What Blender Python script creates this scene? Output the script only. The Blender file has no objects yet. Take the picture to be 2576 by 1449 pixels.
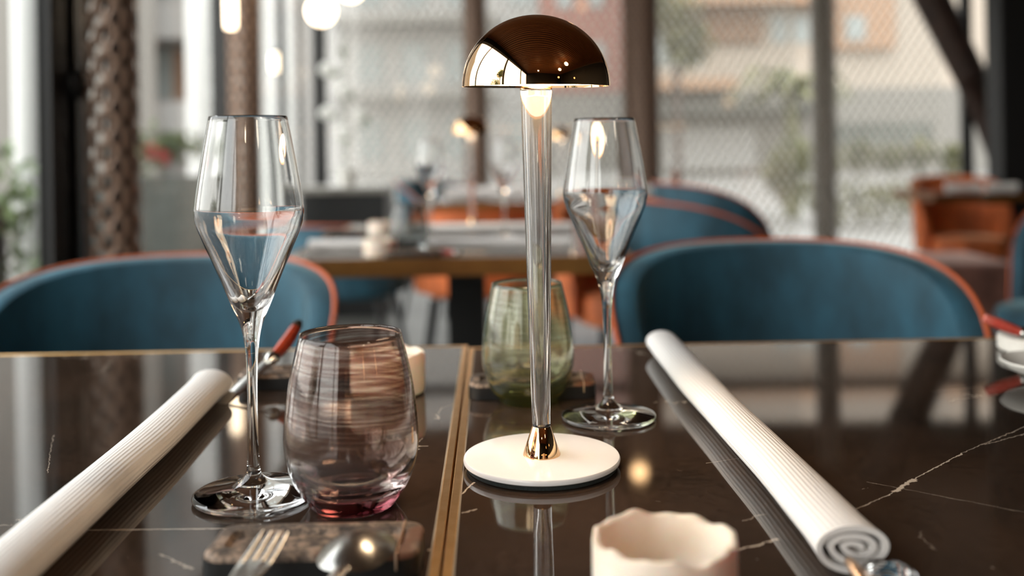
import bpy, bmesh, math, random
from mathutils import Vector, Matrix
random.seed(7)
SC = bpy.context.scene
COL = SC.collection
PI = math.pi

# ---------------------------------------------------------------- camera
F = 35.0 / 36.0 * 2576.0
ROLL = 0.0155
CAMZ = 0.995
HY = 372.0
TZ = 0.75
cam_d = bpy.data.cameras.new('camera')
cam_d.lens = 35.0
cam_d.sensor_width = 36.0
cam_d.sensor_fit = 'HORIZONTAL'
cam_d.shift_y = -(724.5 - HY) / 2576.0
cam_d.clip_start = 0.02
cam_d.clip_end = 300
cam_d.dof.use_dof = True
cam_d.dof.focus_distance = 0.75
cam_d.dof.aperture_fstop = 3.0
cam = bpy.data.objects.new('camera', cam_d)
COL.objects.link(cam)
cam.matrix_world = Matrix.Translation((0, 0, CAMZ)) @ Matrix.Rotation(PI / 2, 4, 'X') @ Matrix.Rotation(-ROLL, 4, 'Z')
SC.camera = cam

# ---------------------------------------------------------------- world and exposure
SC.view_settings.view_transform = 'Standard'
SC.view_settings.look = 'None'
SC.view_settings.gamma = 1.0
SC.view_settings.exposure = 0.0
SC.cycles.use_denoising = True
SC.cycles.max_bounces = 14
SC.cycles.transmission_bounces = 12
SC.cycles.transparent_max_bounces = 16
SC.cycles.glossy_bounces = 6
SC.cycles.diffuse_bounces = 4
SC.cycles.sample_clamp_indirect = 8.0
w = bpy.data.worlds.new('overcast_sky')
SC.world = w
w.use_nodes = True
nt = w.node_tree
nt.nodes.clear()
wo = nt.nodes.new('ShaderNodeOutputWorld')
bg = nt.nodes.new('ShaderNodeBackground')
tc = nt.nodes.new('ShaderNodeTexCoord')
sx = nt.nodes.new('ShaderNodeSeparateXYZ')
rp = nt.nodes.new('ShaderNodeValToRGB')
rp.color_ramp.elements[0].position = 0.0
rp.color_ramp.elements[0].color = (0.86, 0.84, 0.80, 1)
rp.color_ramp.elements[1].position = 0.7
rp.color_ramp.elements[1].color = (0.90, 0.95, 1.0, 1)
nt.links.new(tc.outputs['Generated'], sx.inputs[0])
nt.links.new(sx.outputs['Z'], rp.inputs[0])
nt.links.new(rp.outputs[0], bg.inputs[0])
bg.inputs[1].default_value = 6.8
nt.links.new(bg.outputs[0], wo.inputs[0])


# ---------------------------------------------------------------- measuring helpers
def at(x, y, d):
    """point at distance d along the view axis that the photo shows at x, y"""
    u = (x - 1288.0) / F
    v = -(y - HY) / F
    return Vector((d * (u * math.cos(ROLL) + v * math.sin(ROLL)), d,
                   CAMZ + d * (-u * math.sin(ROLL) + v * math.cos(ROLL))))


def ont(x, y, z=TZ):
    u = (x - 1288.0) / F
    v = -(y - HY) / F
    t = -u * math.sin(ROLL) + v * math.cos(ROLL)
    return at(x, y, (z - CAMZ) / t)


def srgb(r, g, b):
    f = lambda c: (c / 255 / 12.92) if c / 255 <= 0.04045 else ((c / 255 + 0.055) / 1.055) ** 2.4
    return (f(r), f(g), f(b), 1)


# ---------------------------------------------------------------- materials
def principled(name, color, rough=0.5, metal=0.0, **kw):
    m = bpy.data.materials.new(name)
    m.use_nodes = True
    p = m.node_tree.nodes['Principled BSDF']
    p.inputs['Base Color'].default_value = color
    p.inputs['Roughness'].default_value = rough
    p.inputs['Metallic'].default_value = metal
    for k, v in kw.items():
        p.inputs[k.replace('_', ' ')].default_value = v
    return m


class NB:
    """small node helper"""
    def __init__(s, m):
        s.t = m.node_tree
        s.p = s.t.nodes.get('Principled BSDF')

    def n(s, typ, **kw):
        nd = s.t.nodes.new(typ)
        for k, v in kw.items():
            setattr(nd, k, v)
        return nd

    def l(s, a, b):
        s.t.links.new(a, b)

    def val(s, v, sock):
        if isinstance(v, (int, float, tuple, list)):
            sock.default_value = v
        else:
            s.l(v, sock)

    def math(s, op, a, b=None, c=None):
        nd = s.n('ShaderNodeMath', operation=op)
        s.val(a, nd.inputs[0])
        if b is not None:
            s.val(b, nd.inputs[1])
        if c is not None:
            s.val(c, nd.inputs[2])
        return nd.outputs[0]

    def noise(s, vec, scale, detail=3, rough=0.5):
        nd = s.n('ShaderNodeTexNoise')
        nd.inputs['Scale'].default_value = scale
        nd.inputs['Detail'].default_value = detail
        nd.inputs['Roughness'].default_value = rough
        if vec is not None:
            s.l(vec, nd.inputs['Vector'])
        return nd

    def ramp(s, fac, stops):
        nd = s.n('ShaderNodeValToRGB')
        cr = nd.color_ramp
        while len(cr.elements) < len(stops):
            cr.elements.new(0.5)
        for e, (pos, c) in zip(cr.elements, stops):
            e.position = pos
            e.color = c if len(c) == 4 else (*c, 1)
        s.l(fac, nd.inputs[0])
        return nd.outputs[0]

    def mix(s, fac, a, b, mode='MIX'):
        nd = s.n('ShaderNodeMixRGB', blend_type=mode)
        s.val(fac, nd.inputs[0])
        s.val(a, nd.inputs[1])
        s.val(b, nd.inputs[2])
        return nd.outputs[0]

    def coord(s, which='Object', scale=None):
        tc_ = s.n('ShaderNodeTexCoord')
        o = tc_.outputs[which]
        if scale:
            mp = s.n('ShaderNodeMapping')
            mp.inputs['Scale'].default_value = scale
            s.l(o, mp.inputs[0])
            o = mp.outputs[0]
        return o

    def bump(s, h, strength=0.3, dist=0.001):
        b = s.n('ShaderNodeBump')
        b.inputs['Strength'].default_value = strength
        b.inputs['Distance'].default_value = dist
        s.l(h, b.inputs['Height'])
        s.l(b.outputs[0], s.p.inputs['Normal'])


def mottled(name, c1, c2, scale, rough=0.6, metal=0.0, bump=0.0, stretch=None, bdist=0.001, **kw):
    m = principled(name, c1, rough, metal, **kw)
    b = NB(m)
    v = b.coord('Object', stretch)
    nz = b.noise(v, scale, 4, 0.6)
    c = b.ramp(nz.outputs[0], [(0.35, c1), (0.65, c2)])
    b.l(c, b.p.inputs['Base Color'])
    if bump:
        b.bump(nz.outputs[0], bump, bdist)
    return m


def emitter(name, color, strength):
    m = bpy.data.materials.new(name)
    m.use_nodes = True
    p = m.node_tree.nodes['Principled BSDF']
    p.inputs['Base Color'].default_value = (0.8, 0.8, 0.8, 1)
    p.inputs['Emission Color'].default_value = color
    p.inputs['Emission Strength'].default_value = strength
    return m


def glass(name, color=(1, 1, 1, 1), ior=1.5, rough=0.0):
    return principled(name, color, rough, 0, Transmission_Weight=1.0, IOR=ior)


M = {}
M['crystal'] = glass('clear_crystal', (0.985, 0.99, 0.985, 1), 1.5)
M['acrylic'] = principled('clear_acrylic', (1.0, 0.985, 0.97, 1), 0.02, 0, Transmission_Weight=0.975, IOR=1.40)
M['white_enamel'] = principled('white_enamel', srgb(246, 245, 244), 0.14)
M['felt'] = mottled('dark_felt', srgb(28, 34, 34), srgb(50, 56, 54), 900, 0.95, bump=0.4)
M['gold'] = principled('polished_gold', (0.80, 0.50, 0.26, 1), 0.03, 1.0)
M['white_lining'] = principled('white_shade_lining', (0.9, 0.86, 0.8, 1), 0.5)
M['lamp_light'] = emitter('warm_lamp_light', (1.0, 0.75, 0.50, 1), 31.0)
M['brass'] = mottled('brushed_brass', (0.80, 0.47, 0.17, 1), (0.88, 0.56, 0.24, 1), 60, 0.30, 1.0, stretch=(1, 1, 1))
M['brass_dull'] = mottled('aged_brass_edge', srgb(150, 105, 52), srgb(108, 68, 38), 3, 0.38, 0.75)
M['seam'] = principled('pale_sealant', srgb(150, 138, 122), 0.35)
M['black_metal'] = principled('black_painted_metal', srgb(16, 17, 16), 0.45, 0.0)
M['steel'] = principled('satin_steel', (0.60, 0.58, 0.54, 1), 0.24, 1.0)
M['copper_steel'] = principled('copper_tinted_steel', (0.85, 0.62, 0.45, 1), 0.3, 1.0)


def velvet(name, c, sheen):
    m = principled(name, c, 0.75)
    p = m.node_tree.nodes['Principled BSDF']
    p.inputs['Sheen Weight'].default_value = 0.9
    p.inputs['Sheen Roughness'].default_value = 0.35
    p.inputs['Sheen Tint'].default_value = sheen
    b = NB(m)
    v = b.coord('Object', (1.0, 1.0, 0.5))
    nz = b.noise(v, 11, 3, 0.6)
    k = b.ramp(nz.outputs[0], [(0.35, tuple(x * 0.62 for x in c[:3])), (0.66, tuple(min(1, x * 1.35) for x in c[:3]))])
    b.l(k, b.p.inputs['Base Color'])
    n2 = b.noise(b.coord('Object'), 600, 2)
    b.bump(n2.outputs[0], 0.15, 0.0006)
    return m


M['blue_velvet'] = velvet('teal_blue_velvet', srgb(34, 76, 92), srgb(160, 195, 200))
M['orange_velvet'] = velvet('burnt_orange_velvet', srgb(200, 104, 52), srgb(240, 190, 150))
M['mauve_velvet'] = velvet('dusty_mauve_velvet', srgb(128, 88, 76), srgb(200, 170, 160))
M['piping'] = principled('orange_piping', srgb(190, 88, 42), 0.6)
M['salt'] = mottled('milky_alabaster', srgb(236, 224, 208), srgb(222, 204, 182), 22, 0.38, bump=0.25, bdist=0.0015,
                    Subsurface_Weight=0.35, Subsurface_Scale=0.01)
M['white_stone'] = mottled('white_marble_disc', srgb(226, 222, 212), srgb(205, 200, 190), 30, 0.4)
M['porcelain'] = principled('white_porcelain', srgb(228, 226, 218), 0.2)
M['red_resin'] = mottled('red_brown_resin', srgb(176, 66, 36), srgb(120, 40, 24), 40, 0.25)
M['pink_resin'] = mottled('coral_red_resin', srgb(196, 62, 48), srgb(206, 112, 98), 40, 0.25)
M['dark_tip'] = principled('dark_handle_tip', srgb(48, 40, 30), 0.4)


def rest_stone():
    m = principled('dark_speckled_stone', srgb(40, 33, 28), 0.62)
    b = NB(m)
    v = b.coord('Object')
    a = b.noise(v, 110, 5, 0.75)
    c = b.ramp(a.outputs[0], [(0.36, srgb(40, 32, 26)), (0.5, srgb(96, 80, 66)), (0.6, srgb(150, 126, 106))])
    r = b.noise(v, 28, 2)
    rr = b.ramp(r.outputs[0], [(0.58, (0, 0, 0)), (0.68, (1, 1, 1))])
    c = b.mix(rr, c, srgb(104, 66, 46))
    b.l(c, b.p.inputs['Base Color'])
    b.bump(a.outputs[0], 0.6, 0.0015)
    return m


M['rest_stone'] = rest_stone()
M['black_base'] = principled('matt_black_base', srgb(12, 12, 11), 0.55)


def napkin_mat():
    m = principled('white_ribbed_cotton', srgb(228, 224, 219), 0.85)
    b = NB(m)
    uv = b.coord('UV')
    s_ = b.n('ShaderNodeSeparateXYZ')
    b.l(uv, s_.inputs[0])
    rib = b.math('SINE', b.math('MULTIPLY', s_.outputs[0], 2 * PI * 42))
    n2 = b.noise(b.coord('Object'), 500, 3)
    h = b.math('ADD', rib, b.math('MULTIPLY', n2.outputs[0], 0.6))
    b.bump(h, 0.35, 0.0004)
    return m


M['napkin'] = napkin_mat()


def streaked_glass(name, top, streak, base, seed):
    m = principled(name, top, 0.0, 0, Transmission_Weight=0.972, IOR=1.46)
    b = NB(m)
    tcn = b.coord('Object')
    s_ = b.n('ShaderNodeSeparateXYZ')
    b.l(tcn, s_.inputs[0])
    ang = b.math('ARCTAN2', s_.outputs[1], s_.outputs[0])
    cmb = b.n('ShaderNodeCombineXYZ')
    b.l(b.math('ADD', b.math('MULTIPLY', ang, 0.55), seed), cmb.inputs[0])
    b.l(b.math('ADD', b.math('MULTIPLY', s_.outputs[2], 330.0), b.math('MULTIPLY', ang, 0.9)), cmb.inputs[1])
    nz = b.noise(cmb.outputs[0], 1.0, 4, 0.65)
    st = b.ramp(nz.outputs[0], [(0.40, top), (0.56, streak)])
    # streaks fade out in the lowest third, where the coloured base shows
    zf = b.ramp(b.math('MULTIPLY', s_.outputs[2], 8.0), [(0.08, base), (0.22, (0.97, 0.95, 0.95)), (0.5, (1, 1, 1))])
    zz = b.ramp(b.math('MULTIPLY', s_.outputs[2], 8.0), [(0.28, (0, 0, 0)), (0.44, (1, 1, 1))])
    c = b.mix(zz, top, st)
    c = b.mix(1.0, c, zf, 'MULTIPLY')
    b.l(c, b.p.inputs['Base Color'])
    b.bump(nz.outputs[0], 0.12, 0.0004)
    return m


M['purple_glass'] = streaked_glass('streaked_purple_glass', srgb(246, 240, 234), srgb(188, 156, 144), srgb(116, 46, 58)[:3], 3.0)
M['green_glass'] = streaked_glass('streaked_green_glass', srgb(248, 250, 228), srgb(228, 230, 200), srgb(226, 230, 130)[:3], 9.0)
M['smoke_glass'] = glass('smoky_grey_glass', srgb(190, 193, 192), 1.45)


def pane_mat():
    m = bpy.data.materials.new('window_glass')
    m.use_nodes = True
    t = m.node_tree
    t.nodes.clear()
    o = t.nodes.new('ShaderNodeOutputMaterial')
    mx = t.nodes.new('ShaderNodeMixShader')
    tr = t.nodes.new('ShaderNodeBsdfTransparent')
    gl = t.nodes.new('ShaderNodeBsdfGlossy')
    lw = t.nodes.new('ShaderNodeLayerWeight')
    lw.inputs[0].default_value = 0.5
    pw_ = t.nodes.new('ShaderNodeMath')
    pw_.operation = 'POWER'
    pw_.inputs[1].default_value = 5.0
    t.links.new(lw.outputs['Facing'], pw_.inputs[0])
    fr = t.nodes.new('ShaderNodeMath')
    fr.operation = 'MULTIPLY_ADD'
    fr.inputs[1].default_value = 0.55
    fr.inputs[2].default_value = 0.03
    t.links.new(pw_.outputs[0], fr.inputs[0])
    gl.inputs['Roughness'].default_value = 0.01
    tr.inputs[0].default_value = (0.955, 0.955, 0.945, 1)
    t.links.new(fr.outputs[0], mx.inputs[0])
    t.links.new(tr.outputs[0], mx.inputs[1])
    t.links.new(gl.outputs[0], mx.inputs[2])
    t.links.new(mx.outputs[0], o.inputs[0])
    return m


M['pane'] = pane_mat()


def marble_mat(veins):
    m = principled('dark_brown_marble', srgb(46, 38, 31), 0.045)
    b = NB(m)
    g = b.n('ShaderNodeNewGeometry').outputs['Position']
    big = b.noise(g, 5, 4, 0.6)
    c = b.ramp(big.outputs[0], [(0.3, srgb(30, 25, 21)), (0.7, srgb(66, 50, 39))])
    fine = b.noise(g, 160, 3)
    c = b.mix(0.25, c, b.ramp(fine.outputs[0], [(0.3, srgb(24, 20, 18)), (0.75, srgb(88, 72, 60))]))
    # scattered thin natural veins
    warp = b.noise(g, 9, 4, 0.7)
    wv = b.n('ShaderNodeVectorMath', operation='MULTIPLY_ADD')
    b.l(warp.outputs['Color'], wv.inputs[0])
    wv.inputs[1].default_value = (0.22, 0.22, 0)
    b.l(g, wv.inputs[2])
    vo = b.n('ShaderNodeTexVoronoi', feature='DISTANCE_TO_EDGE')
    vo.inputs['Scale'].default_value = 3.6
    b.l(wv.outputs[0], vo.inputs['Vector'])
    line = b.math('LESS_THAN', vo.outputs['Distance'], 0.0035)
    msk = b.noise(g, 7, 2)
    mk = b.math('GREATER_THAN', msk.outputs[0], 0.60)
    tot = b.math('MULTIPLY', b.math('MULTIPLY', line, mk), 0.55)
    # small flecks
    fl = b.n('ShaderNodeTexVoronoi')
    fl.inputs['Scale'].default_value = 38
    b.l(wv.outputs[0], fl.inputs['Vector'])
    fk = b.math('LESS_THAN', fl.outputs['Distance'], 0.045)
    fk = b.math('MULTIPLY', fk, b.math('GREATER_THAN', b.noise(g, 11, 1).outputs[0], 0.56))
    tot = b.math('MAXIMUM', tot, b.math('MULTIPLY', fk, 0.5))
    s_ = b.n('ShaderNodeSeparateXYZ')
    b.l(g, s_.inputs[0])
    wob = b.noise(g, 70, 6, 0.75).outputs[0]
    wid = b.noise(g, 70, 3).outputs[0]
    for (a, e, wd, amp, stg) in veins:
        dx, dy = e[0] - a[0], e[1] - a[1]
        L = math.hypot(dx, dy)
        dx, dy = dx / L, dy / L
        px = b.math('SUBTRACT', s_.outputs[0], a[0])
        py = b.math('SUBTRACT', s_.outputs[1], a[1])
        u = b.math('ADD', b.math('MULTIPLY', px, dx), b.math('MULTIPLY', py, dy))
        v = b.math('SUBTRACT', b.math('MULTIPLY', px, -dy), b.math('MULTIPLY', py, -dx))
        v = b.math('ADD', v, b.math('MULTIPLY', b.math('SUBTRACT', wob, 0.5), amp))
        ins = b.math('MULTIPLY', b.math('GREATER_THAN', u, 0.0), b.math('LESS_THAN', u, L))
        thick = b.math('MULTIPLY', b.math('SUBTRACT', wid, 0.12), wd * 2)
        ln = b.math('LESS_THAN', b.math('ABSOLUTE', v), thick)
        tot = b.math('MAXIMUM', tot, b.math('MULTIPLY', b.math('MULTIPLY', ln, ins), stg))
    c = b.mix(tot, c, srgb(205, 190, 172))
    b.l(c, b.p.inputs['Base Color'])
    b.p.inputs['Specular IOR Level'].default_value = 0.6
    return m


def vn(x0, y0, x1, y1, wd, amp, stg):
    return (ont(x0, y0), ont(x1, y1), wd, amp, stg)


VEINS = [vn(2145, 1285, 2250, 1238, .0005, .006, .8), vn(2250, 1238, 2300, 1205, .0022, .012, .9),
         vn(2300, 1205, 2420, 1140, .0007, .007, .85), vn(2420, 1140, 2590, 1068, .0005, .008, .7),
         vn(200, 1334, 620, 1329, .0012, .003, .75), vn(1852, 1384, 1958, 1356, .0009, .012, .7),
         vn(1162, 1243, 1192, 1213, .0009, .008, .8), vn(1160, 1290, 1200, 1280, .0009, .01, .6),
         vn(2345, 985, 2520, 968, .0005, .006, .6), vn(2180, 1212, 2576, 1288, .0003, .006, .5),
         vn(118, 1190, 134, 1095, .0003, .008, .6), vn(2470, 1120, 2590, 1088, .0007, .01, .6),
         vn(400, 1394, 485, 1432, .0012, .01, .5), vn(1870, 1312, 1925, 1292, .0009, .02, .45),
         vn(2310, 1335, 2350, 1385, .0004, .02, .4), vn(1775, 1165, 1880, 1150, .0003, .004, .5),
         vn(1076, 1383, 1098, 1383, .0016, .001, .6)]
M['marble'] = marble_mat(VEINS)
M['wood_ceiling'] = mottled('warm_brown_wood', srgb(150, 98, 62), srgb(118, 76, 46), 4, 0.45, stretch=(0.6, 9, 9))
M['bark_brown'] = mottled('dark_brown_column_paint', srgb(66, 46, 36), srgb(44, 30, 24), 8, 0.6)
M['grey_mesh'] = principled('grey_beige_metal_mesh', srgb(205, 198, 186), 0.45, 0.3)
M['white_mesh'] = principled('pale_metal_mesh', srgb(226, 222, 214), 0.4, 0.1)
M['brown_mesh'] = principled('brown_metal_mesh', srgb(142, 116, 98), 0.35, 0.3)
M['floor'] = mottled('grey_floor_tile', srgb(92, 90, 84), srgb(70, 68, 64), 2.5, 0.35)
M['dark_wall'] = principled('near_black_wall', srgb(14, 14, 14), 0.6)
M['white_paint'] = principled('white_painted_metal', srgb(190, 190, 186), 0.4)
M['globe'] = emitter('warm_globe_glow', (1.0, 0.76, 0.5, 1), 7.0)
M['globe_bright'] = emitter('bright_globe_glow', (1.0, 0.80, 0.58, 1), 60.0)
M['globe_fill'] = emitter('fill_globe_glow', (1.0, 0.84, 0.66, 1), 9.0)  # glow of the two globes added out of view as fill light
M['globe_amber'] = emitter('amber_globe_glow', (1.0, 0.60, 0.28, 1), 9.0)
M['globe_dim'] = emitter('dim_amber_glow', (1.0, 0.55, 0.22, 1), 5.0)
M['leaf'] = mottled('green_leaf', srgb(74, 92, 54), srgb(104, 118, 76), 12, 0.6)
M['olive'] = mottled('olive_foliage', srgb(106, 102, 62), srgb(66, 70, 44), 3, 0.8)
M['pink'] = principled('pink_petal', srgb(196, 92, 90), 0.7)
M['petal'] = principled('white_petal', srgb(240, 240, 232), 0.5)
M['planter'] = mottled('grey_concrete', srgb(66, 68, 62), srgb(88, 90, 84), 3, 0.8)


def bcol(name, r, g, b_, k=0.45):
    c = srgb(r, g, b_)
    return principled(name, (c[0] * k, c[1] * k, c[2] * k, 1), 0.8)


M['b_peach'] = bcol('peach_render', 236, 188, 150, 0.34)
M['b_cream'] = bcol('cream_render', 244, 226, 206, 0.36)
M['b_grey'] = bcol('grey_render', 190, 184, 174, 0.32)
M['b_white'] = bcol('white_render', 226, 222, 216, 0.36)
M['b_brown'] = bcol('brown_render', 190, 150, 120, 0.34)
M['b_brick'] = bcol('red_brick', 200, 130, 110, 0.40)
M['b_dark'] = bcol('dark_recess', 120, 118, 108, 0.30)
M['b_win'] = principled('building_window_glass', srgb(128, 134, 132), 0.3)
M['b_road'] = bcol('pale_paving', 196, 190, 182, 0.30)


# ---------------------------------------------------------------- mesh helpers
def obj(name, bm, mat, parent=None, smooth=True, loc=None, rot=None):
    bmesh.ops.recalc_face_normals(bm, faces=bm.faces)
    me = bpy.data.meshes.new(name)
    bm.to_mesh(me)
    bm.free()
    me.materials.append(mat)
    if smooth:
        for f in me.polygons:
            f.use_smooth = True
    o = bpy.data.objects.new(name, me)
    COL.objects.link(o)
    if parent:
        o.parent = parent
    if loc is not None:
        o.location = loc
    if rot is not None:
        o.rotation_euler = rot
    if smooth:
        mod = o.modifiers.new('edges', 'EDGE_SPLIT')
        mod.split_angle = math.radians(38)
    return o


def tag(o, label, cat, group=None):
    o['label'] = label
    o['category'] = cat
    if group:
        o['group'] = group
    return o


def thing(name, label, cat, loc=(0, 0, 0), rz=0.0, group=None):
    o = bpy.data.objects.new(name, None)
    COL.objects.link(o)
    o.empty_display_size = 0.05
    o.location = loc
    o.rotation_euler = (0, 0, rz)
    return tag(o, label, cat, group)


def struct(name, bm, mat, smooth=False):
    o = obj(name, bm, mat, None, smooth)
    o['kind'] = 'structure'
    return o


def box(bm, x0, x1, y0, y1, z0, z1, bev=0.0):
    vs = [bm.verts.new((x, y, z)) for z in (z0, z1) for (x, y) in ((x0, y0), (x1, y0), (x1, y1), (x0, y1))]
    fs = [(0, 3, 2, 1), (4, 5, 6, 7), (0, 1, 5, 4), (1, 2, 6, 5), (2, 3, 7, 6), (3, 0, 4, 7)]
    ff = [bm.faces.new([vs[i] for i in f]) for f in fs]
    if bev:
        es = list({e for f in ff for e in f.edges})
        bmesh.ops.bevel(bm, geom=es, offset=bev, segments=3, profile=0.6, affect='EDGES')
    return bm


def nb():
    return bmesh.new()


def lathe(bm, prof, seg=64, closed=True, off=(0, 0, 0), wob=None):
    """revolve (r, z) points; r = 0 points become poles; wob(angle, r, z) -> (r, z)"""
    rings = []
    for (r, z) in prof:
        if r < 1e-7:
            rings.append([bm.verts.new((off[0], off[1], off[2] + z))])
        else:
            ring = []
            for i in range(seg):
                a = 2 * PI * i / seg
                rr, zz = (r, z) if wob is None else wob(a, r, z)
                ring.append(bm.verts.new((off[0] + rr * math.cos(a), off[1] + rr * math.sin(a), off[2] + zz)))
            rings.append(ring)
    pairs = list(zip(rings[:-1], rings[1:]))
    if closed:
        pairs.append((rings[-1], rings[0]))
    for A, B in pairs:
        if len(A) == 1 and len(B) == 1:
            continue
        for i in range(seg):
            j = (i + 1) % seg
            if len(A) == 1:
                bm.faces.new((A[0], B[i], B[j]))
            elif len(B) == 1:
                bm.faces.new((A[i], A[j], B[0]))
            else:
                bm.faces.new((A[i], A[j], B[j], B[i]))
    return bm


def smooth_prof(pts, n=6):
    """Catmull-Rom through (r, z) points"""
    out = []
    P = [pts[0]] + list(pts) + [pts[-1]]
    for i in range(1, len(P) - 2):
        p0, p1, p2, p3 = P[i - 1], P[i], P[i + 1], P[i + 2]
        for k in range(n):
            t = k / n
            out.append(tuple(max(0.0 if c == 0 else -9, 0.5 * ((2 * p1[c]) + (-p0[c] + p2[c]) * t + (2 * p0[c] - 5 * p1[c] + 4 * p2[c] - p3[c]) * t * t
                       + (-p0[c] + 3 * p1[c] - 3 * p2[c] + p3[c]) * t ** 3)) for c in (0, 1)))
    out.append(pts[-1])
    return out


def frames(path):
    fr = []
    up = Vector((0, 0, 1))
    for i, p in enumerate(path):
        a = path[max(0, i - 1)]
        b_ = path[min(len(path) - 1, i + 1)]
        t = (Vector(b_) - Vector(a)).normalized()
        ref = up if abs(t.z) < 0.95 else Vector((0, 1, 0))
        s = t.cross(ref).normalized()
        n = s.cross(t).normalized()
        fr.append((Vector(p), s, n))
    return fr


def loft(bm, path, radii, seg=12, cap=True):
    """tube with elliptic section: radii per point is r or (r_side, r_up)"""
    rings = []
    for (p, s, n), r in zip(frames(path), radii):
        ra, rb = (r, r) if not isinstance(r, tuple) else r
        rings.append([bm.verts.new(p + s * ra * math.cos(2 * PI * k / seg) + n * rb * math.sin(2 * PI * k / seg)) for k in range(seg)])
    for A, B in zip(rings[:-1], rings[1:]):
        for k in range(seg):
            bm.faces.new((A[k], A[(k + 1) % seg], B[(k + 1) % seg], B[k]))
    if cap:
        bm.faces.new(rings[0][::-1])
        bm.faces.new(rings[-1])
    return bm


def copy_thing(root, label, loc, rz=None, group=None):
    r = root.copy()
    COL.objects.link(r)
    r.location = loc
    if rz is not None:
        r.rotation_euler = (0, 0, rz)
    r['label'] = label
    if group:
        r['group'] = group
    for ch in list(root.children):
        c = ch.copy()
        COL.objects.link(c)
        c.parent = r
        for g in list(ch.children):
            d = g.copy()
            COL.objects.link(d)
            d.parent = c
    return r


# ================================================================= THE ROOM
WX = -1.46       # left glazed wall
FY = 7.55        # far glazed wall
RX = 4.3
BY = -5.0
CZ = 2.88

bm = nb()
box(bm, WX - 0.2, RX + 0.2, BY - 0.2, FY + 0.25, -0.1, 0.0)
struct('floor', bm, M['floor'])
bm = nb()
box(bm, WX - 0.2, RX + 0.2, BY - 0.2, FY + 0.2, CZ + 0.06, CZ + 0.2)
struct('ceiling', bm, M['dark_wall'])
bm = nb()
y = BY
while y < FY + 0.1:
    box(bm, WX - 0.1, RX + 0.1, y, y + 0.10, CZ, CZ + 0.06)
    y += 0.155
struct('trim_3', bm, M['wood_ceiling'])
bm = nb()
box(bm, RX, RX + 0.15, BY, FY + 0.2, 0, CZ)
struct('wall_right', bm, M['dark_wall'])
bm = nb()
box(bm, WX - 0.2, RX, BY - 0.15, BY, 0, CZ)
struct('wall_back', bm, M['dark_wall'])
# lintels over the glass
bm = nb()
box(bm, WX - 0.16, WX + 0.02, BY, FY + 0.1, CZ - 0.22, CZ)
struct('trim_1', bm, M['dark_wall'])
bm = nb()
box(bm, WX, RX, FY - 0.06, FY + 0.1, CZ - 0.20, CZ)
struct('trim_2', bm, M['dark_wall'])


def side_window(n, y0, y1, mullions=(), fw=0.05, x=WX, low=0.0):
    """black metal framed window in the left wall, pane as a part"""
    bmw = nb()
    box(bmw, x - 0.03, x + 0.03, y0, y0 + fw, low, CZ - 0.2)
    e_ = 0.004 if n == 4 else 0.03
    box(bmw, x - e_, x + e_, y1 - fw, y1, low, CZ - 0.2)
    box(bmw, x - 0.03, x + 0.03, y0 + fw, y1 - fw, low, low + 0.06)
    box(bmw, x - 0.03, x + 0.03, y0 + fw, y1 - fw, CZ - 0.27, CZ - 0.2)
    for ym in mullions:
        box(bmw, x - 0.02, x + 0.02, ym - 0.015, ym + 0.015, low + 0.06, CZ - 0.27)
    o = struct('window_%d' % n, bmw, M['black_metal'])
    bp = nb()
    box(bp, x - 0.003, x + 0.003, y0 + fw, y1 - fw, low + 0.06, CZ - 0.27)
    obj('pane', bp, M['pane'], o, False)
    return o


side_window(1, BY + 0.1, -2.5)
side_window(2, -2.5, -0.4)
side_window(3, -0.4, 1.2)
side_window(4, 1.2, 3.085, fw=0.012)
side_window(5, 3.34, 4.98, mullions=(), fw=0.03)
side_window(6, 5.15, FY - 0.02, mullions=(6.35,), fw=0.04)

# far glazed wall with transom
for k, (x0, x1) in enumerate([(WX + 0.02, -0.30), (-0.30, 0.93), (0.93, 2.33), (2.33, 3.45), (3.45, RX - 0.02)]):
    bmw = nb()
    x0 += 0.004
    x1 -= 0.004
    fw = 0.035
    box(bmw, x0, x0 + fw, FY - 0.03, FY + 0.03, 0, CZ - 0.2)
    box(bmw, x1 - fw, x1, FY - 0.03, FY + 0.03, 0, CZ - 0.2)
    box(bmw, x0 + fw, x1 - fw, FY - 0.03, FY + 0.03, 0, 0.06)
    box(bmw, x0 + fw, x1 - fw, FY - 0.03, FY + 0.03, 2.30, 2.37)
    box(bmw, x0 + fw, x1 - fw, FY - 0.03, FY + 0.03, CZ - 0.26, CZ - 0.2)
    o = struct('window_%d' % (7 + k), bmw, M['black_metal'])
    bp = nb()
    box(bp, x0 + fw, x1 - fw, FY - 0.003, FY + 0.003, 0.06, 2.30)
    box(bp, x0 + fw, x1 - fw, FY - 0.003, FY + 0.003, 2.37, CZ - 0.26)
    obj('pane', bp, M['pane'], o, False)

# sliding door leaf with lock, in the left wall
bm = nb()
for (y0, y1, dx) in ((3.09, 3.14, 0.03), (3.17, 3.22, 0.02), (3.28, 3.33, 0.03)):
    box(bm, WX - 0.004, WX + dx, y0, y1, 0.0, CZ - 0.2)
box(bm, WX - 0.003, WX + 0.006, 3.10, 3.30, 0.0, CZ - 0.2)
d = struct('door_1', bm, M['black_metal'])
bm = nb()
lathe(bm, smooth_prof([(0, 0), (0.03, 0.0), (0.042, 0.012), (0.040, 0.03), (0.02, 0.045), (0, 0.046)], 3), 24, False)
o = obj('door_lock', bm, M['black_metal'], d, True, loc=(WX + 0.03, 3.235, 1.225), rot=(0, PI / 2, 0))
o.scale = (1.25, 1.0, 1.0)


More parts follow.
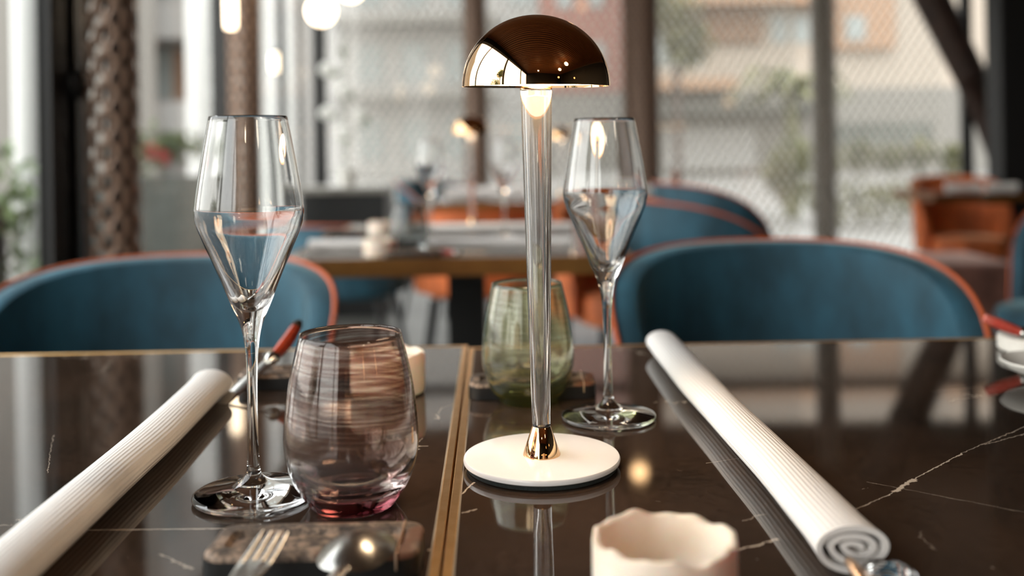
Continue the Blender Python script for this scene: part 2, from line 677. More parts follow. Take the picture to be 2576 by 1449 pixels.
def mesh_tube(bm, cx, cy, z0, z1, R, cell, hole=0.62, th=0.0):
    """expanded metal sleeve: diamond cells, each a ring of quads round a hole"""
    n = max(8, int(round(2 * PI * R / cell)))
    rows = int((z1 - z0) / (cell * 0.85))
    dz = (z1 - z0) / rows
    def P(a, z, r=R):
        return (cx + r * math.cos(a), cy + r * math.sin(a), z)
    for r_ in range(rows):
        for i in range(n):
            a0 = 2 * PI * (i + (0.5 if r_ % 2 else 0)) / n
            da = PI / n
            zc = z0 + (r_ + 0.5) * dz
            out = [(a0 - da, zc), (a0, zc - dz), (a0 + da, zc), (a0, zc + dz)]
            inn = [(a0 - da * hole, zc), (a0, zc - dz * hole), (a0 + da * hole, zc), (a0, zc + dz * hole)]
            ov = [bm.verts.new(P(*q)) for q in out]
            iv = [bm.verts.new(P(q[0], q[1], R * (1.03 if k < 2 else 0.97))) for k, q in enumerate(inn)]
            for k in range(4):
                bm.faces.new((ov[k], ov[(k + 1) % 4], iv[(k + 1) % 4], iv[k]))
    return bm


def column(x, y, rin, rout, label, mesh_m, cell=0.05, hole=0.62, dxin=0.0):
    t = thing('sleeved_column', label, 'column', (x, y, 0), 0, 'brown columns in metal mesh sleeves along the glass')
    b1 = nb()
    lathe(b1, [(0, 0), (rin, 0), (rin, CZ - 0.002), (0, CZ - 0.002)], 28, False)
    obj('column_core', b1, M['bark_brown'], t, True, loc=(dxin, 0, 0))
    b2 = nb()
    mesh_tube(b2, 0, 0, 0.01, CZ - 0.02, rout, cell, hole)
    o_ = obj('mesh_sleeve', b2, mesh_m, t, False)
    md = o_.modifiers.new('thickness', 'SOLIDIFY')
    md.thickness = 0.0025
    return t


column(-1.322, 3.30, 0.046, 0.082, 'thick brown column in pale mesh sleeve beside the black door frame', M['brown_mesh'], 0.056, 0.64, 0.030)
column(-1.325, 4.95, 0.044, 0.076, 'narrower brown mesh-wrapped column behind the left champagne flute', M['brown_mesh'], 0.05, 0.62, 0.03)
column(-0.26, 7.35, 0.066, 0.085, 'slim dark column behind the gold lamp dome, left of the stem', M['brown_mesh'], 0.04)
column(0.93, 7.1, 0.098, 0.118, 'wide dark brown column right of the gold lamp dome', M['brown_mesh'], 0.04)
column(2.30, 7.3, 0.058, 0.075, 'slim grey-green column above the right blue chair', M['grey_mesh'], 0.04, 0.8)

# leaning branch-shaped column pair at the right
t = thing('leaning_column', 'dark brown forked column leaning in from the upper right', 'column', (3.1, 6.9, 0))
bm = nb()
loft(bm, [(0.45, 0, 0.0), (0.34, 0, 0.75), (0.08, 0, 1.45), (-0.42, 0, 2.5), (-0.62, 0, 2.87)], [0.10, 0.10, 0.11, 0.13, 0.14], 14)
obj('leaning_branch', bm, M['bark_brown'], t)
bm = nb()
loft(bm, [(0.45, 0.12, 0.0), (0.40, 0.12, 1.2), (0.40, 0.12, 2.87)], [0.11, 0.10, 0.10], 14)
obj('upright_branch', bm, M['bark_brown'], t)
bm = nb()
mesh_tube(bm, 0.20, -0.10, 1.25, 2.85, 0.05, 0.035, 0.5)
o = obj('mesh_sleeve', bm, M['white_mesh'], t, False)
o.modifiers.new('thickness', 'SOLIDIFY').thickness = 0.0025

t = thing('black_pillar', 'flat black pillar at the right edge behind the far table', 'pillar', (3.27, 6.15, 0))
bm = nb()
box(bm, -0.29, 0.5, -0.1, 0.1, 0, CZ - 0.002, 0.01)
obj('pillar_body', bm, M['dark_wall'], t, False)

# expanded metal screens outside the far glass, one per bay
def screen(x0, x1, yy, z1, label, cell, hole, mat):
    bms = nb()
    n = int((x1 - x0) / cell)
    rows = int(z1 / (cell * 0.8))
    dx = (x1 - x0) / n
    dz = z1 / rows
    for r_ in range(rows):
        for i in range(n):
            xc = x0 + (i + 0.5 + (0.5 if r_ % 2 else 0)) * dx
            if xc + dx / 2 > x1 + 0.001:
                continue
            zc = (r_ + 0.5) * dz + 0.01
            out = [(xc - dx / 2, zc), (xc, zc - dz), (xc + dx / 2, zc), (xc, zc + dz)]
            h = hole
            inn = [(xc - dx / 2 * h, zc), (xc, zc - dz * h), (xc + dx / 2 * h, zc), (xc, zc + dz * h)]
            ov = [bms.verts.new((q[0], yy, max(0.0, q[1]))) for q in out]
            iv = [bms.verts.new((q[0], yy + (0.006 if k < 2 else -0.006), max(0.0, q[1]))) for k, q in enumerate(inn)]
            for k in range(4):
                bms.faces.new((ov[k], ov[(k + 1) % 4], iv[(k + 1) % 4], iv[k]))
    o_ = obj('mesh_screen', bms, mat, None, False)
    tag(o_, label, 'metal screen', 'expanded metal screens outside the far windows')
    md_ = o_.modifiers.new('thickness', 'SOLIDIFY')
    md_.thickness = 0.003
    return o_


screen(WX + 0.1, -0.32, FY + 0.35, 3.0, 'pale metal mesh screen behind the white orchid', 0.07, 0.70, M['white_mesh'])
screen(-0.30, 0.90, FY + 0.35, 3.0, 'metal mesh screen behind the gold dome of the table lamp', 0.07, 0.74, M['white_mesh'])
screen(0.95, 2.28, FY + 0.35, 3.0, 'metal mesh screen above the turned blue chairs', 0.07, 0.76, M['grey_mesh'])
screen(2.34, 3.45, FY + 0.35, 3.0, 'metal mesh screen above the far orange chair', 0.07, 0.80, M['grey_mesh'])

# ================================================================= OUTSIDE
bm = nb()
box(bm, -60, 60, -40, 80, -0.3, -0.12)
struct('ground', bm, M['b_road'])


def building(name, label, loc, parts):
    t_ = thing(name, label, 'building', loc)
    for (nm, mat, boxes) in parts:
        for bx in boxes:
            b_ = nb()
            box(b_, *bx)
            obj(nm, b_, mat, t_, False)
    return t_


# facade across the street (36 m away): 1 m = 69.6 px
def wins(xs, zs, w_, h_, y_):
    return [(x, x + w_, y_ - 0.05, y_, z, z + h_) for z in zs for x in xs]


building('apartment_building', 'peach and cream apartment block seen through mesh at the right', (0, 36, 0), [
    ('wall', M['b_grey'], [(4.6, 26, 0.6, 8, -0.1, 3.0)]),
    ('wall', M['b_cream'], [(4.6, 26, 0.6, 8, 3.0, 14)]),
    ('shopfront', M['b_white'], [(5.6, 8.9, 0.4, 0.6, 0.1, 1.6)]),
    ('wall', M['b_brown'], [(7.1, 9.2, 0.3, 0.6, 4.7, 6.0)]),
    ('wall', M['b_peach'], [(11.5, 14.0, 0.2, 0.6, 4.4, 9.0)]),
    ('balcony_slab', M['b_peach'], [(4.8, 8.0, -0.8, 0.6, 2.98, 3.35), (4.8, 11.8, -0.8, 0.6, 6.0, 6.4), (4.8, 20.8, -0.8, 0.6, 9.2, 9.6)]),
    ('awning', M['b_dark'], [(5.0, 11.0, -0.9, 0.6, 2.1, 2.5)]),
    ('window', M['b_win'], wins((5.2, 6.2), (3.9,), 0.8, 1.2, 0.59) + wins((12.2,), (4.7, 7.0), 0.7, 0.9, 0.18) + wins((9.6, 10.4), (4.7, 7.0), 0.6, 1.0, 0.59)),
])
building('brick_building', 'reddish brick and white building seen above the gold lamp', (0, 40, 0), [
    ('wall', M['b_white'], [(-7.5, 1.2, 0.5, 8, -0.1, 12)]),
    ('wall', M['b_brick'], [(1.2, 4.5, 0.3, 8, 3.2, 12)]),
    ('wall', M['b_grey'], [(1.2, 4.5, 0.4, 8, -0.1, 3.2)]),
    ('balcony_slab', M['b_grey'], [(-7.0, -0.5, -0.7, 0.5, 3.0, 3.3), (-7.0, -0.5, -0.7, 0.5, 6.0, 6.3)]),
    ('window', M['b_win'], wins((-6.2, -4.4, -2.6, 0.0), (0.6, 3.7, 6.8), 1.0, 1.6, 0.49) + wins((1.9, 3.2), (4.0, 6.6), 0.6, 1.2, 0.29)),
])
building('white_apartment_building', 'white block with stepped balconies left of the first flute', (0, 20, 0), [
    ('wall', M['b_white'], [(-14, -4.9, 0.5, 6, -0.1, 11)]),
    ('wall', M['b_brown'], [(-7.1, -6.4, 0.3, 0.5, 1.2, 3.1)]),
    ('balcony_slab', M['b_white'], [(-9.5, -5.6, -1.0, 0.5, 3.2, 3.9), (-9.5, -6.3, -1.0, 0.5, 1.4, 2.0), (-9.5, -5.6, -1.0, 0.5, 6.2, 6.9)]),
    ('window', M['b_win'], wins((-9.0, -7.6, -6.0), (2.1, 4.4, 7.4), 0.7, 1.0, 0.28)),
])
building('grey_side_building', 'grey building side wall seen past the left door frame', (0, 12, 0), [
    ('wall', M['b_grey'], [(-16, -6.6, 0, 6.5, -0.1, 9)]),
    ('window', M['b_win'], wins((-9.2, -7.8), (0.8, 3.6), 0.9, 1.4, -0.01)),
])

for (x, y_, d_, w_, lab) in ((67, 0, 5.6, 0.145, 'white post outside the left window edge'),
                             (508, 0, 9.0, 0.27, 'broad pale post outside, left of the first flute'),
                             (703, 0, 9.0, 0.27, 'broad pale post outside, right of the first flute')):
    p = at(x, 300, d_)
    b_ = nb()
    lathe(b_, [(0, 0), (w_ / 2, 0), (w_ / 2, 3.6), (0, 3.6)], 32, False)
    o = obj('white_post', b_, M['white_paint'], None, True, loc=(p.x, p.y, -0.12))
    tag(o, lab, 'post', 'round white posts outside the windows')
b_ = nb()
lathe(b_, [(0, 0), (0.11, 0), (0.11, 0.01), (0.028, 0.012), (0.028, 3.0), (0, 3.0)], 20, False)
p = at(757, 300, 7.9)
o = obj('black_post', b_, M['black_metal'], None, True, loc=(-1.68, 7.95, -0.12))
tag(o, 'thin black post outside beside the right pale post', 'post')


def foliage(bm, c, r, n, leaf, rnd, squash=1.0):
    for _ in range(n):
        d3 = Vector((rnd.gauss(0, 1), rnd.gauss(0, 1), rnd.gauss(0, 1) * squash))
        d3 = d3.normalized() * r * (rnd.random() ** 0.4)
        p_ = Vector(c) + Vector((d3.x, d3.y, d3.z * squash))
        q = Matrix.Rotation(rnd.random() * 6.28, 3, 'Z') @ Matrix.Rotation(rnd.random() * 3.14, 3, 'X')
        L, W = leaf * (0.7 + rnd.random() * 0.6), leaf * 0.4
        pts = [q @ Vector(v) for v in ((0, 0, 0), (W, L * 0.5, 0.1 * L), (0, L, 0), (-W, L * 0.5, 0.1 * L))]
        bm.faces.new([bm.verts.new(p_ + v) for v in pts])


def tree(name, label, cat, loc, blobs, leaf, mat, trunk=None, seed=1, nper=160):
    rnd = random.Random(seed)
    t_ = thing(name, label, cat, loc)
    b_ = nb()
    for (c, r) in blobs:
        foliage(b_, c, r, nper, leaf, rnd)
    obj('foliage', b_, mat, t_, False)
    if trunk:
        b_ = nb()
        loft(b_, trunk, [0.09] * len(trunk), 10)
        obj('trunk', b_, M['bark_brown'], t_)
    return t_


# planter wall with pink flowers outside the left window
p = at(410, 490, 5.8)
t = thing('planter_box', 'grey concrete planter outside, left of the first flute', 'planter', (p.x, p.y, -0.12))
bm = nb()
box(bm, -0.42, 0.30, -0.15, 0.15, 0, 0.98, 0.01)
obj('planter_body', bm, M['planter'], t, False)
rnd = random.Random(3)
t = thing('flowering_bush', 'green bush with pink flowers in the grey planter', 'plant', (p.x, p.y, 0.898))
bm = nb()
foliage(bm, (-0.1, 0, 0.10), 0.22, 260, 0.05, rnd, 0.7)
foliage(bm, (0.12, 0, 0.12), 0.14, 120, 0.05, rnd, 0.7)
obj('foliage', bm, M['leaf'], t, False)
bm = nb()
foliage(bm, (-0.02, -0.12, 0.10), 0.06, 70, 0.03, rnd)
foliage(bm, (0.05, -0.12, 0.06), 0.04, 40, 0.03, rnd)
obj('blossom', bm, M['pink'], t, False)
p = at(15, 400, 5.0)
tree('garden_shrub', 'green shrub outside at the far left edge', 'shrub', (p.x - 0.1, p.y, -0.12),
     [((0, 0, 0.9), 0.28), ((-0.2, 0.1, 0.6), 0.35), ((0.0, 0.1, 0.35), 0.3)], 0.08, M['leaf'], [(0, 0, 0), (0, 0, 0.9)], 5)
p = at(15, 460, 5.6)
b_ = nb()
box(b_, -1.6, 0.10, -0.03, 0.03, 0.62, 0.74)
box(b_, -0.02, 0.04, -0.03, 0.03, 0.0, 0.62)
o = obj('garden_rail', b_, M['white_paint'], None, False, loc=(p.x, p.y, 0.03))
o.location.x -= 0.05
tag(o, 'pale horizontal rail outside at the left edge', 'railing')
p = at(430, 600, 4.6)
tree('low_hedge', 'yellow green low hedge below the grey planter', 'shrub', (p.x, p.y, -0.12),
     [((0, 0, 0.3), 0.25), ((0.3, 0.1, 0.28), 0.22), ((-0.35, 0, 0.32), 0.25)], 0.06, M['olive'], None, 6)
# palm and shrubs behind the mesh
p = at(1990, 330, 15)
t = thing('palm_tree', 'small palm with arching fronds behind the mesh, right half', 'tree', (p.x, p.y, -0.12))
bm = nb()
loft(bm, [(0, 0, 0), (0.03, 0, 0.9), (0, 0, 1.75)], [0.13, 0.11, 0.1], 10)
obj('trunk', bm, M['olive'], t)
bm = nb()
rnd = random.Random(11)
for k in range(22):
    a = 2 * PI * k / 22 + rnd.random() * 0.2
    L = 0.75 + rnd.random() * 0.3
    up = 0.35 + rnd.random() * 0.5
    prev = None
    for s in range(9):
        f = s / 8
        c = Vector((math.cos(a) * L * f, math.sin(a) * L * f, 1.75 + up * math.sin(f * 2.4) * 0.8 - 0.25 * f * f))
        wdt = 0.09 * math.sin(PI * min(1, f * 0.95 + 0.05)) + 0.008
        sd = Vector((-math.sin(a), math.cos(a), 0)) * wdt
        cur = (bm.verts.new(c + sd - Vector((0, 0, 0.04))), bm.verts.new(c), bm.verts.new(c - sd - Vector((0, 0, 0.04))))
        if prev:
            bm.faces.new((prev[0], prev[1], cur[1], cur[0]))
            bm.faces.new((prev[1], prev[2], cur[2], cur[1]))
        prev = cur
obj('frond', bm, M['olive'], t, False)
p = at(1990, 400, 14)
tree('yellow_shrub', 'yellow olive shrub below the small palm', 'shrub', (p.x, p.y, -0.12),
     [((0, 0, 0.9), 0.32), ((0.1, 0.1, 0.5), 0.36), ((-0.15, 0, 0.65), 0.3)], 0.12, M['olive'], None, 8)
p = at(1700, 60, 24)
tree('street_tree', 'leafy green tree before the peach building', 'tree', (p.x, p.y, -0.12),
     [((0, 0, 4.0), 0.8), ((0.3, 0, 3.4), 0.6), ((-0.5, 0, 4.4), 0.7)], 0.25, M['olive'], [(0, 0, 0), (0, 0, 3.6)], 9)
p = at(2200, 380, 13)
tree('long_hedge', 'low green hedge before the dark wall at the right', 'shrub', (p.x, p.y, -0.12),
     [((-0.6 + 0.4 * k, 0, 0.85 + 0.05 * (k % 2)), 0.2) for k in range(5)] + [((-0.6 + 0.4 * k, 0, 0.3), 0.32) for k in range(4)], 0.1, M['olive'], None, 10)
p = at(2200, 340, 14)
b_ = nb()
box(b_, -0.8, 0.8, -0.05, 0.05, -0.12, 0.18)
box(b_, -0.72, -0.66, -0.05, 0.05, -1.1, -0.12)
box(b_, 0.6, 0.66, -0.05, 0.05, -1.1, -0.12)
o = obj('dark_bench_wall', b_, M['planter'], None, False, loc=(p.x, p.y, p.z))
tag(o, 'dark horizontal parapet behind the mesh at the right', 'wall')
# things mirrored in the lamp's dome: the umbrella shaped pine at the open left side
t = tree('umbrella_pine', 'umbrella shaped pine mirrored in the gold dome', 'tree', (-6.0, -3.1, -0.12),
         [((0, 0, 3.3), 0.8), ((0.6, 0.2, 3.15), 0.6), ((-0.6, 0, 3.15), 0.6), ((0.3, 0.8, 1.5), 0.6), ((0.2, 1.4, 1.3), 0.8)], 0.16, M['leaf'],
         [(0, 0, 0), (0.25, 0, 1.0), (-0.1, 0, 2.0), (0, 0, 3.4)], 12, 500)
# ================================================================= DINING TABLES
def dining_table(name, label, cx, cy, w_, d_, rz, mat, edge=0.0058, th=0.028, edge_m=None, seams=True):
    t_ = thing(name, label, 'table', (cx, cy, 0), rz)
    em = edge_m or M['brass']
    b_ = nb()
    s_ = edge + (0.0013 if seams else 0)
    box(b_, -w_ / 2 + s_, w_ / 2 - s_, -d_ / 2 + s_, d_ / 2 - s_, TZ - th, TZ)
    obj('tabletop', b_, mat, t_, False)
    if seams:
        b_ = nb()
        for (a, b2, c, e) in ((-w_ / 2 + edge, -w_ / 2 + s_, -d_ / 2 + edge, d_ / 2 - edge), (w_ / 2 - s_, w_ / 2 - edge, -d_ / 2 + edge, d_ / 2 - edge),
                              (-w_ / 2 + s_, w_ / 2 - s_, -d_ / 2 + edge, -d_ / 2 + s_), (-w_ / 2 + s_, w_ / 2 - s_, d_ / 2 - s_, d_ / 2 - edge)):
            box(b_, a, b2, c, e, TZ - 0.01, TZ - 0.0001)
        obj('seam_filler', b_, M['seam'], t_, False)
    b_ = nb()
    ee = edge
    for (a, b2, c, e) in ((-w_ / 2, -w_ / 2 + ee, -d_ / 2, d_ / 2), (w_ / 2 - ee, w_ / 2, -d_ / 2, d_ / 2),
                          (-w_ / 2 + ee, w_ / 2 - ee, -d_ / 2, -d_ / 2 + ee), (-w_ / 2 + ee, w_ / 2 - ee, d_ / 2 - ee, d_ / 2)):
        box(b_, a, b2, c, e, TZ - th - 0.004, TZ + 0.0006, 0.0005)
    obj('edge_band', b_, em, t_, False)
    b_ = nb()
    box(b_, -0.05, 0.05, -0.05, 0.05, 0.02, TZ - th)
    box(b_, -min(0.3, w_ * 0.35), min(0.3, w_ * 0.35), -0.035, 0.035, TZ - th - 0.03, TZ - th)
    obj('pedestal', b_, M['black_metal'], t_, False)
    b_ = nb()
    box(b_, -0.24, 0.24, -0.24, 0.24, 0.0, 0.02, 0.004)
    obj('base_plate', b_, M['black_metal'], t_, False)
    return t_


def corner_to_center(c, w_, d_, rz, sx_):
    """c is the far corner; sx_=+1 right corner, -1 left corner"""
    l = Vector((sx_ * w_ / 2, d_ / 2, 0))
    l.rotate(Matrix.Rotation(rz, 3, 'Z'))
    return c.x - l.x, c.y - l.y


RZA, RZB = 0.0195, 0.0191
ca = ont(1177, 869)
cb = ont(1187, 875)
cb.x = ca.x + 0.0016 - (cb.y - ca.y) * 0.0195
ax, ay = corner_to_center(ca, 0.80, 0.80, RZA, 1)
bx_, by_ = corner_to_center(cb, 0.80, 0.80, RZB, -1)
dining_table('dining_table', 'left dark marble table with brass edge under the purple tumbler', ax, ay, 0.80, 0.80, RZA, M['marble'])
dining_table('dining_table', 'right dark marble table with brass edge under the gold lamp', bx_ + 0.0004, by_, 0.80, 0.80, RZB, M['marble'])

# ================================================================= TABLE LAMP
def make_lamp(label, loc, tilt=(0.0, 0.0)):
    t_ = thing('table_lamp', label, 'table lamp', loc, 0, 'gold domed table lamps')
    b_ = nb()
    lathe(b_, [(0, 0), (0.0575, 0), (0.0578, 0.0032), (0, 0.0032)], 72, False)
    obj('felt_pad', b_, M['felt'], t_)
    b_ = nb()
    lathe(b_, [(0, 0.0032), (0.0585, 0.0032), (0.0600, 0.0042), (0.0603, 0.0062), (0.0595, 0.0078), (0.0575, 0.0084), (0, 0.0084)], 96, False)
    obj('base', b_, M['white_enamel'], t_)
    b_ = nb()
    lathe(b_, [(0, 0.0084), (0.0144, 0.0084), (0.0144, 0.0094), (0.0072, 0.0300), (0.0068, 0.0306), (0, 0.0306)], 48, False)
    obj('cone', b_, M['gold'], t_)
    # acrylic stem: tapering tube with a bore
    b_ = nb()
    zt = 0.2885
    lathe(b_, [(0.0030, 0.0306), (0.0070, 0.0306), (0.0071, 0.038), (0.0074, 0.05), (0.0122, zt - 0.001), (0.0116, zt), (0.0, zt), (0.0, zt - 0.004), (0.0086, zt - 0.006), (0.0085, zt - 0.008),
               (0.0048, 0.05), (0.0030, 0.036)], 64, True)
    obj('stem', b_, M['acrylic'], t_)
    b_ = nb()
    lathe(b_, [(0, 0.2888), (0.0126, 0.2888), (0.0126, 0.2902), (0, 0.2902)], 32, False)
    obj('glow_blocker', b_, M['gold'], t_)  # opaque disc added to block the lamp's glow down the stem
    # shade
    R = 0.0571
    hz = 0.0548
    out = []
    for k in range(0, 25):
        a = (PI / 2) * k / 24
        out.append((R * math.cos(a), hz * math.sin(a)))
    inn = [((R - 0.0012) * math.cos((PI / 2) * k / 24), (hz - 0.0012) * math.sin((PI / 2) * k / 24)) for k in range(24, -1, -1)]
    out[-1] = (0, hz)
    inn[0] = (0, hz - 0.0012)
    b_ = nb()
    lathe(b_, out + [(0.0, hz - 0.0010)] + [((r if r > 1e-5 else 0), z) for r, z in inn], 128, True)
    bmesh.ops.remove_doubles(b_, verts=b_.verts, dist=1e-6)
    sh = obj('dome_shade', b_, M['gold'], t_, True, loc=(0, 0, 0.2915), rot=(tilt[0], tilt[1], 0))
    b_ = nb()
    lathe(b_, [(0.0135, 0.0022), (0.0553, 0.0022), (0.0553, 0.0040), (0.0135, 0.0040)], 96, True)
    obj('light_disc', b_, M['lamp_light'], sh, True)
    return t_


LP = ont(1363, 1153)
lp = at(1363, 1146, 0.763)
LAMP = make_lamp('gold domed lamp with clear stem on the near right table', (lp.x, 0.766, TZ + 0.0005), (math.radians(2.1), math.radians(0.55)))

# ================================================================= GLASSES
def flute_bm(s=1.0):
    b_ = nb()
    out = smooth_prof([(0.0425, 0.0020), (0.0415, 0.0036), (0.034, 0.0052), (0.022, 0.0078), (0.012, 0.0105), (0.0062, 0.015), (0.0044, 0.022),
                       (0.0036, 0.045), (0.0035, 0.075), (0.0042, 0.098), (0.0054, 0.111), (0.0070, 0.119), (0.0095, 0.1265), (0.0148, 0.139), (0.0210, 0.155),
                       (0.0290, 0.174), (0.0345, 0.187), (0.0371, 0.1945), (0.0380, 0.201), (0.0376, 0.209), (0.0350, 0.226), (0.0312, 0.248), (0.0272, 0.2690)], 5)
    inn = smooth_prof([(0.0264, 0.2690), (0.0304, 0.248), (0.0342, 0.226), (0.0367, 0.209), (0.0370, 0.202), (0.0358, 0.1955), (0.0322, 0.186),
                       (0.0258, 0.1725), (0.0180, 0.156), (0.0112, 0.1425), (0.0060, 0.1355), (0.0025, 0.1335), (0.0, 0.1330)], 5)
    foot = [(0.0, 0.0004), (0.030, 0.0003), (0.040, 0.0002), (0.0420, 0.0008)]
    rim = [(0.0269, 0.2697)]
    pr = foot + out + rim + inn
    pr = [(max(0.0, r) * s, z * s) for r, z in pr]
    pr[-1] = (0.0, pr[-1][1])
    lathe(b_, pr, 72, False)
    return b_


def place_glass(name, label, cat, bmf, mat, loc, group=None, rz=0):
    o_ = obj(name, bmf, mat, None, True, loc=loc, rot=(0, 0, rz))
    o_.modifiers.clear()
    return tag(o_, label, cat, group)


EPS = 0.0006
GF = 'clear champagne flutes on the tables'
p = ont(639, 1250)
FLUTE = place_glass('champagne_flute', 'clear angular champagne flute beside the purple tumbler', 'champagne glass', flute_bm(), M['crystal'], (p.x, p.y, TZ + EPS), GF)
p = ont(1531, 1053)


def dup_single(src, label, loc, rz=0, group=None, s=None):
    o_ = src.copy()
    COL.objects.link(o_)
    o_.location = loc
    o_.rotation_euler = (0, 0, rz)
    o_['label'] = label
    if group:
        o_['group'] = group
    if s:
        o_.scale = (s, s, s)
    return o_


dup_single(FLUTE, 'clear angular champagne flute standing behind the gold lamp base', (p.x, p.y, TZ + EPS))


def tumbler_bm(s=1.0):
    b_ = nb()
    out = smooth_prof([(0.0300, 0.0015), (0.0322, 0.0050), (0.0375, 0.0125), (0.0428, 0.024), (0.0458, 0.038), (0.0462, 0.052), (0.0445, 0.070),
                       (0.0415, 0.090), (0.0352, 0.1175)], 6)
    inn = smooth_prof([(0.0340, 0.1175), (0.0402, 0.090), (0.0431, 0.070), (0.0447, 0.052), (0.0440, 0.038), (0.0402, 0.0265), (0.033, 0.0180),
                       (0.022, 0.0135), (0.010, 0.0120), (0.0, 0.0118)], 6)
    pr = [(0, 0.0022), (0.020, 0.0018), (0.026, 0.0004), (0.0285, 0.0)] + out + [(0.0346, 0.1182)] + inn
    pr = [(max(0.0, r) * s, z * s) for r, z in pr]
    pr[-1] = (0.0, pr[-1][1])
    lathe(b_, pr, 80, False)
    return b_


p = at(888, 1284, 0.690)
TUMB = place_glass('tumbler', 'purple streaked rounded tumbler at the centre left', 'tumbler', tumbler_bm(), M['purple_glass'], (p.x, p.y, TZ + EPS), 'tumblers')
p = at(1330, 1010, 0.955)
place_glass('tumbler', 'pale green tumbler behind the lamp stem', 'tumbler', tumbler_bm(0.965), M['green_glass'], (p.x, 0.965, TZ + EPS), 'tumblers')

# ================================================================= NAPKIN ROLLS
def napkin_bm(L, ra=0.0222, rb=0.0142, turns=2.9, th=0.0034, seed=0, nl=36):
    """a spirally rolled cloth: ribbon section swept along y from 0 to L, lying on z=0"""
    rnd_ = random.Random(seed)
    b_ = nb()
    uvl = b_.loops.layers.uv.new('UVMap')
    n = int(turns * 30)
    ph = [rnd_.random() * 6 for _ in range(6)]

    def sec(f):
        """section at fraction f along the roll"""
        k = 1 + 0.035 * math.sin(f * 9 + ph[0]) + 0.02 * math.sin(f * 23 + ph[1])
        end = 1 + 0.10 * max(0, (f - 0.93) / 0.07) ** 2
        A, B = ra * k * end, rb * (2 - k) * end
        o1, o2 = [], []
        for i in range(n + 1):
            u = i / n
            a = -1.9 + 2 * PI * turns * u
            shr = 1 - 0.84 * u
            wob_ = 1 + 0.10 * u * math.sin(2 * a + ph[2]) + 0.05 * u * math.sin(3 * a + ph[3])
            r1a, r1b = A * shr * wob_, B * shr * wob_
            r2a, r2b = max(0.0008, r1a - th), max(0.0006, r1b - th)
            o1.append((r1a * math.cos(a), r1b * math.sin(a)))
            o2.append((r2a * math.cos(a), r2b * math.sin(a)))
        return o1 + o2[::-1], B
    rows = []
    for j in range(nl + 1):
        f = j / nl
        s_, B = sec(f)
        dx = 0.0016 * math.sin(f * 7 + ph[4])
        rows.append([b_.verts.new((x + dx, f * L, z + rb * 1.06)) for (x, z) in s_])
    m_ = len(rows[0])
    per = [0.0]
    for i in range(1, m_):
        per.append(per[-1] + (rows[0][i].co - rows[0][i - 1].co).length)
    for j in range(nl):
        for i in range(m_):
            i2 = (i + 1) % m_
            fc = b_.faces.new((rows[j][i], rows[j][i2], rows[j + 1][i2], rows[j + 1][i]))
            us = [per[i], per[i2] if i2 else per[i] + 0.002, per[i2] if i2 else per[i] + 0.002, per[i]]
            vs = [j / nl, j / nl, (j + 1) / nl, (j + 1) / nl]
            for lp_, u, v in zip(fc.loops, us, vs):
                lp_[uvl].uv = (u * 8, v)
    # end caps as strips between outer and inner side of the ribbon
    h = m_ // 2
    for row in (rows[0], rows[-1]):
        for i in range(h - 1):
            fc = b_.faces.new((row[i], row[i + 1], row[m_ - 2 - i], row[m_ - 1 - i]))
    mnz = min(v.co.z for v in b_.verts)
    for v in b_.verts:
        v.co.z -= mnz
    return b_


GN = 'white rolled napkins on the tables'


def napkin(label, a, b2, seed, **kw):
    a = Vector((a[0], a[1], 0))
    b2 = Vector((b2[0], b2[1], 0))
    d3 = b2 - a
    o_ = obj('rolled_napkin', napkin_bm(d3.length, seed=seed, **kw), M['napkin'], None, True, loc=(a.x, a.y, TZ + EPS))
    o_.rotation_euler = (0, 0, math.atan2(-d3.x, d3.y))
    return tag(o_, label, 'napkin', GN)


fa = ont(530, 958, TZ + 0.018)
na = ont(60, 1383, TZ + 0.018)
dirv = (na - fa).normalized()
na2 = fa + dirv * 0.60
napkin('white rolled napkin lying on the left marble table', (na2.x, na2.y), (fa.x, fa.y), 1)
fb = ont(1664, 852, TZ + 0.018)
nbp = ont(2150, 1368, TZ + 0.018)
napkin('white rolled napkin with spiral end on the right marble table', (fb.x, fb.y), (nbp.x, nbp.y), 2)

# ================================================================= CUTLERY RESTS
def rest_bm(L=0.125, W=0.053, H=0.0155, seed=0):
    rnd_ = random.Random(seed)
    b_ = nb()
    nx, ny = 48, 14
    rc = 0.013
    pts_top = []
    # outline of a rounded rectangle, lofted in z with a rounded shoulder and a grooved top
    def outline(off):
        pts = []
        for (cx, cy, a0) in ((L / 2 - rc, W / 2 - rc, 0), (-L / 2 + rc, W / 2 - rc, 90), (-L / 2 + rc, -W / 2 + rc, 180), (L / 2 - rc, -W / 2 + rc, 270)):
            for k in range(9):
                a = math.radians(a0 + k * 90 / 8)
                pts.append((cx + (rc - off) * math.cos(a), cy + (rc - off) * math.sin(a)))
        return pts
    rings = []
    for (off, z) in ((0.0, 0.0118), (0.0, 0.0130), (0.0012, 0.0146), (0.0040, H)):
        rings.append([b_.verts.new((x + 0.0005 * math.sin(40 * x + z * 300), y_ + 0.0006 * math.sin(55 * x), z)) for x, y_ in outline(off)])
    for A, B in zip(rings[:-1], rings[1:]):
        for k in range(len(A)):
            b_.faces.new((A[k], A[(k + 1) % len(A)], B[(k + 1) % len(A)], B[k]))
    b_.faces.new(rings[0][::-1])
    # grooved top: an inner sunk tray
    inn = [b_.verts.new((v.co.x * 0.90, v.co.y * 0.62, H)) for v in rings[-1]]
    low = [b_.verts.new((v.co.x * 0.86, v.co.y * 0.50, H - 0.003)) for v in rings[-1]]
    for A, B in ((rings[-1], inn), (inn, low)):
        for k in range(len(A)):
            b_.faces.new((A[k], A[(k + 1) % len(A)], B[(k + 1) % len(A)], B[k]))
    b_.faces.new(low)
    return b_


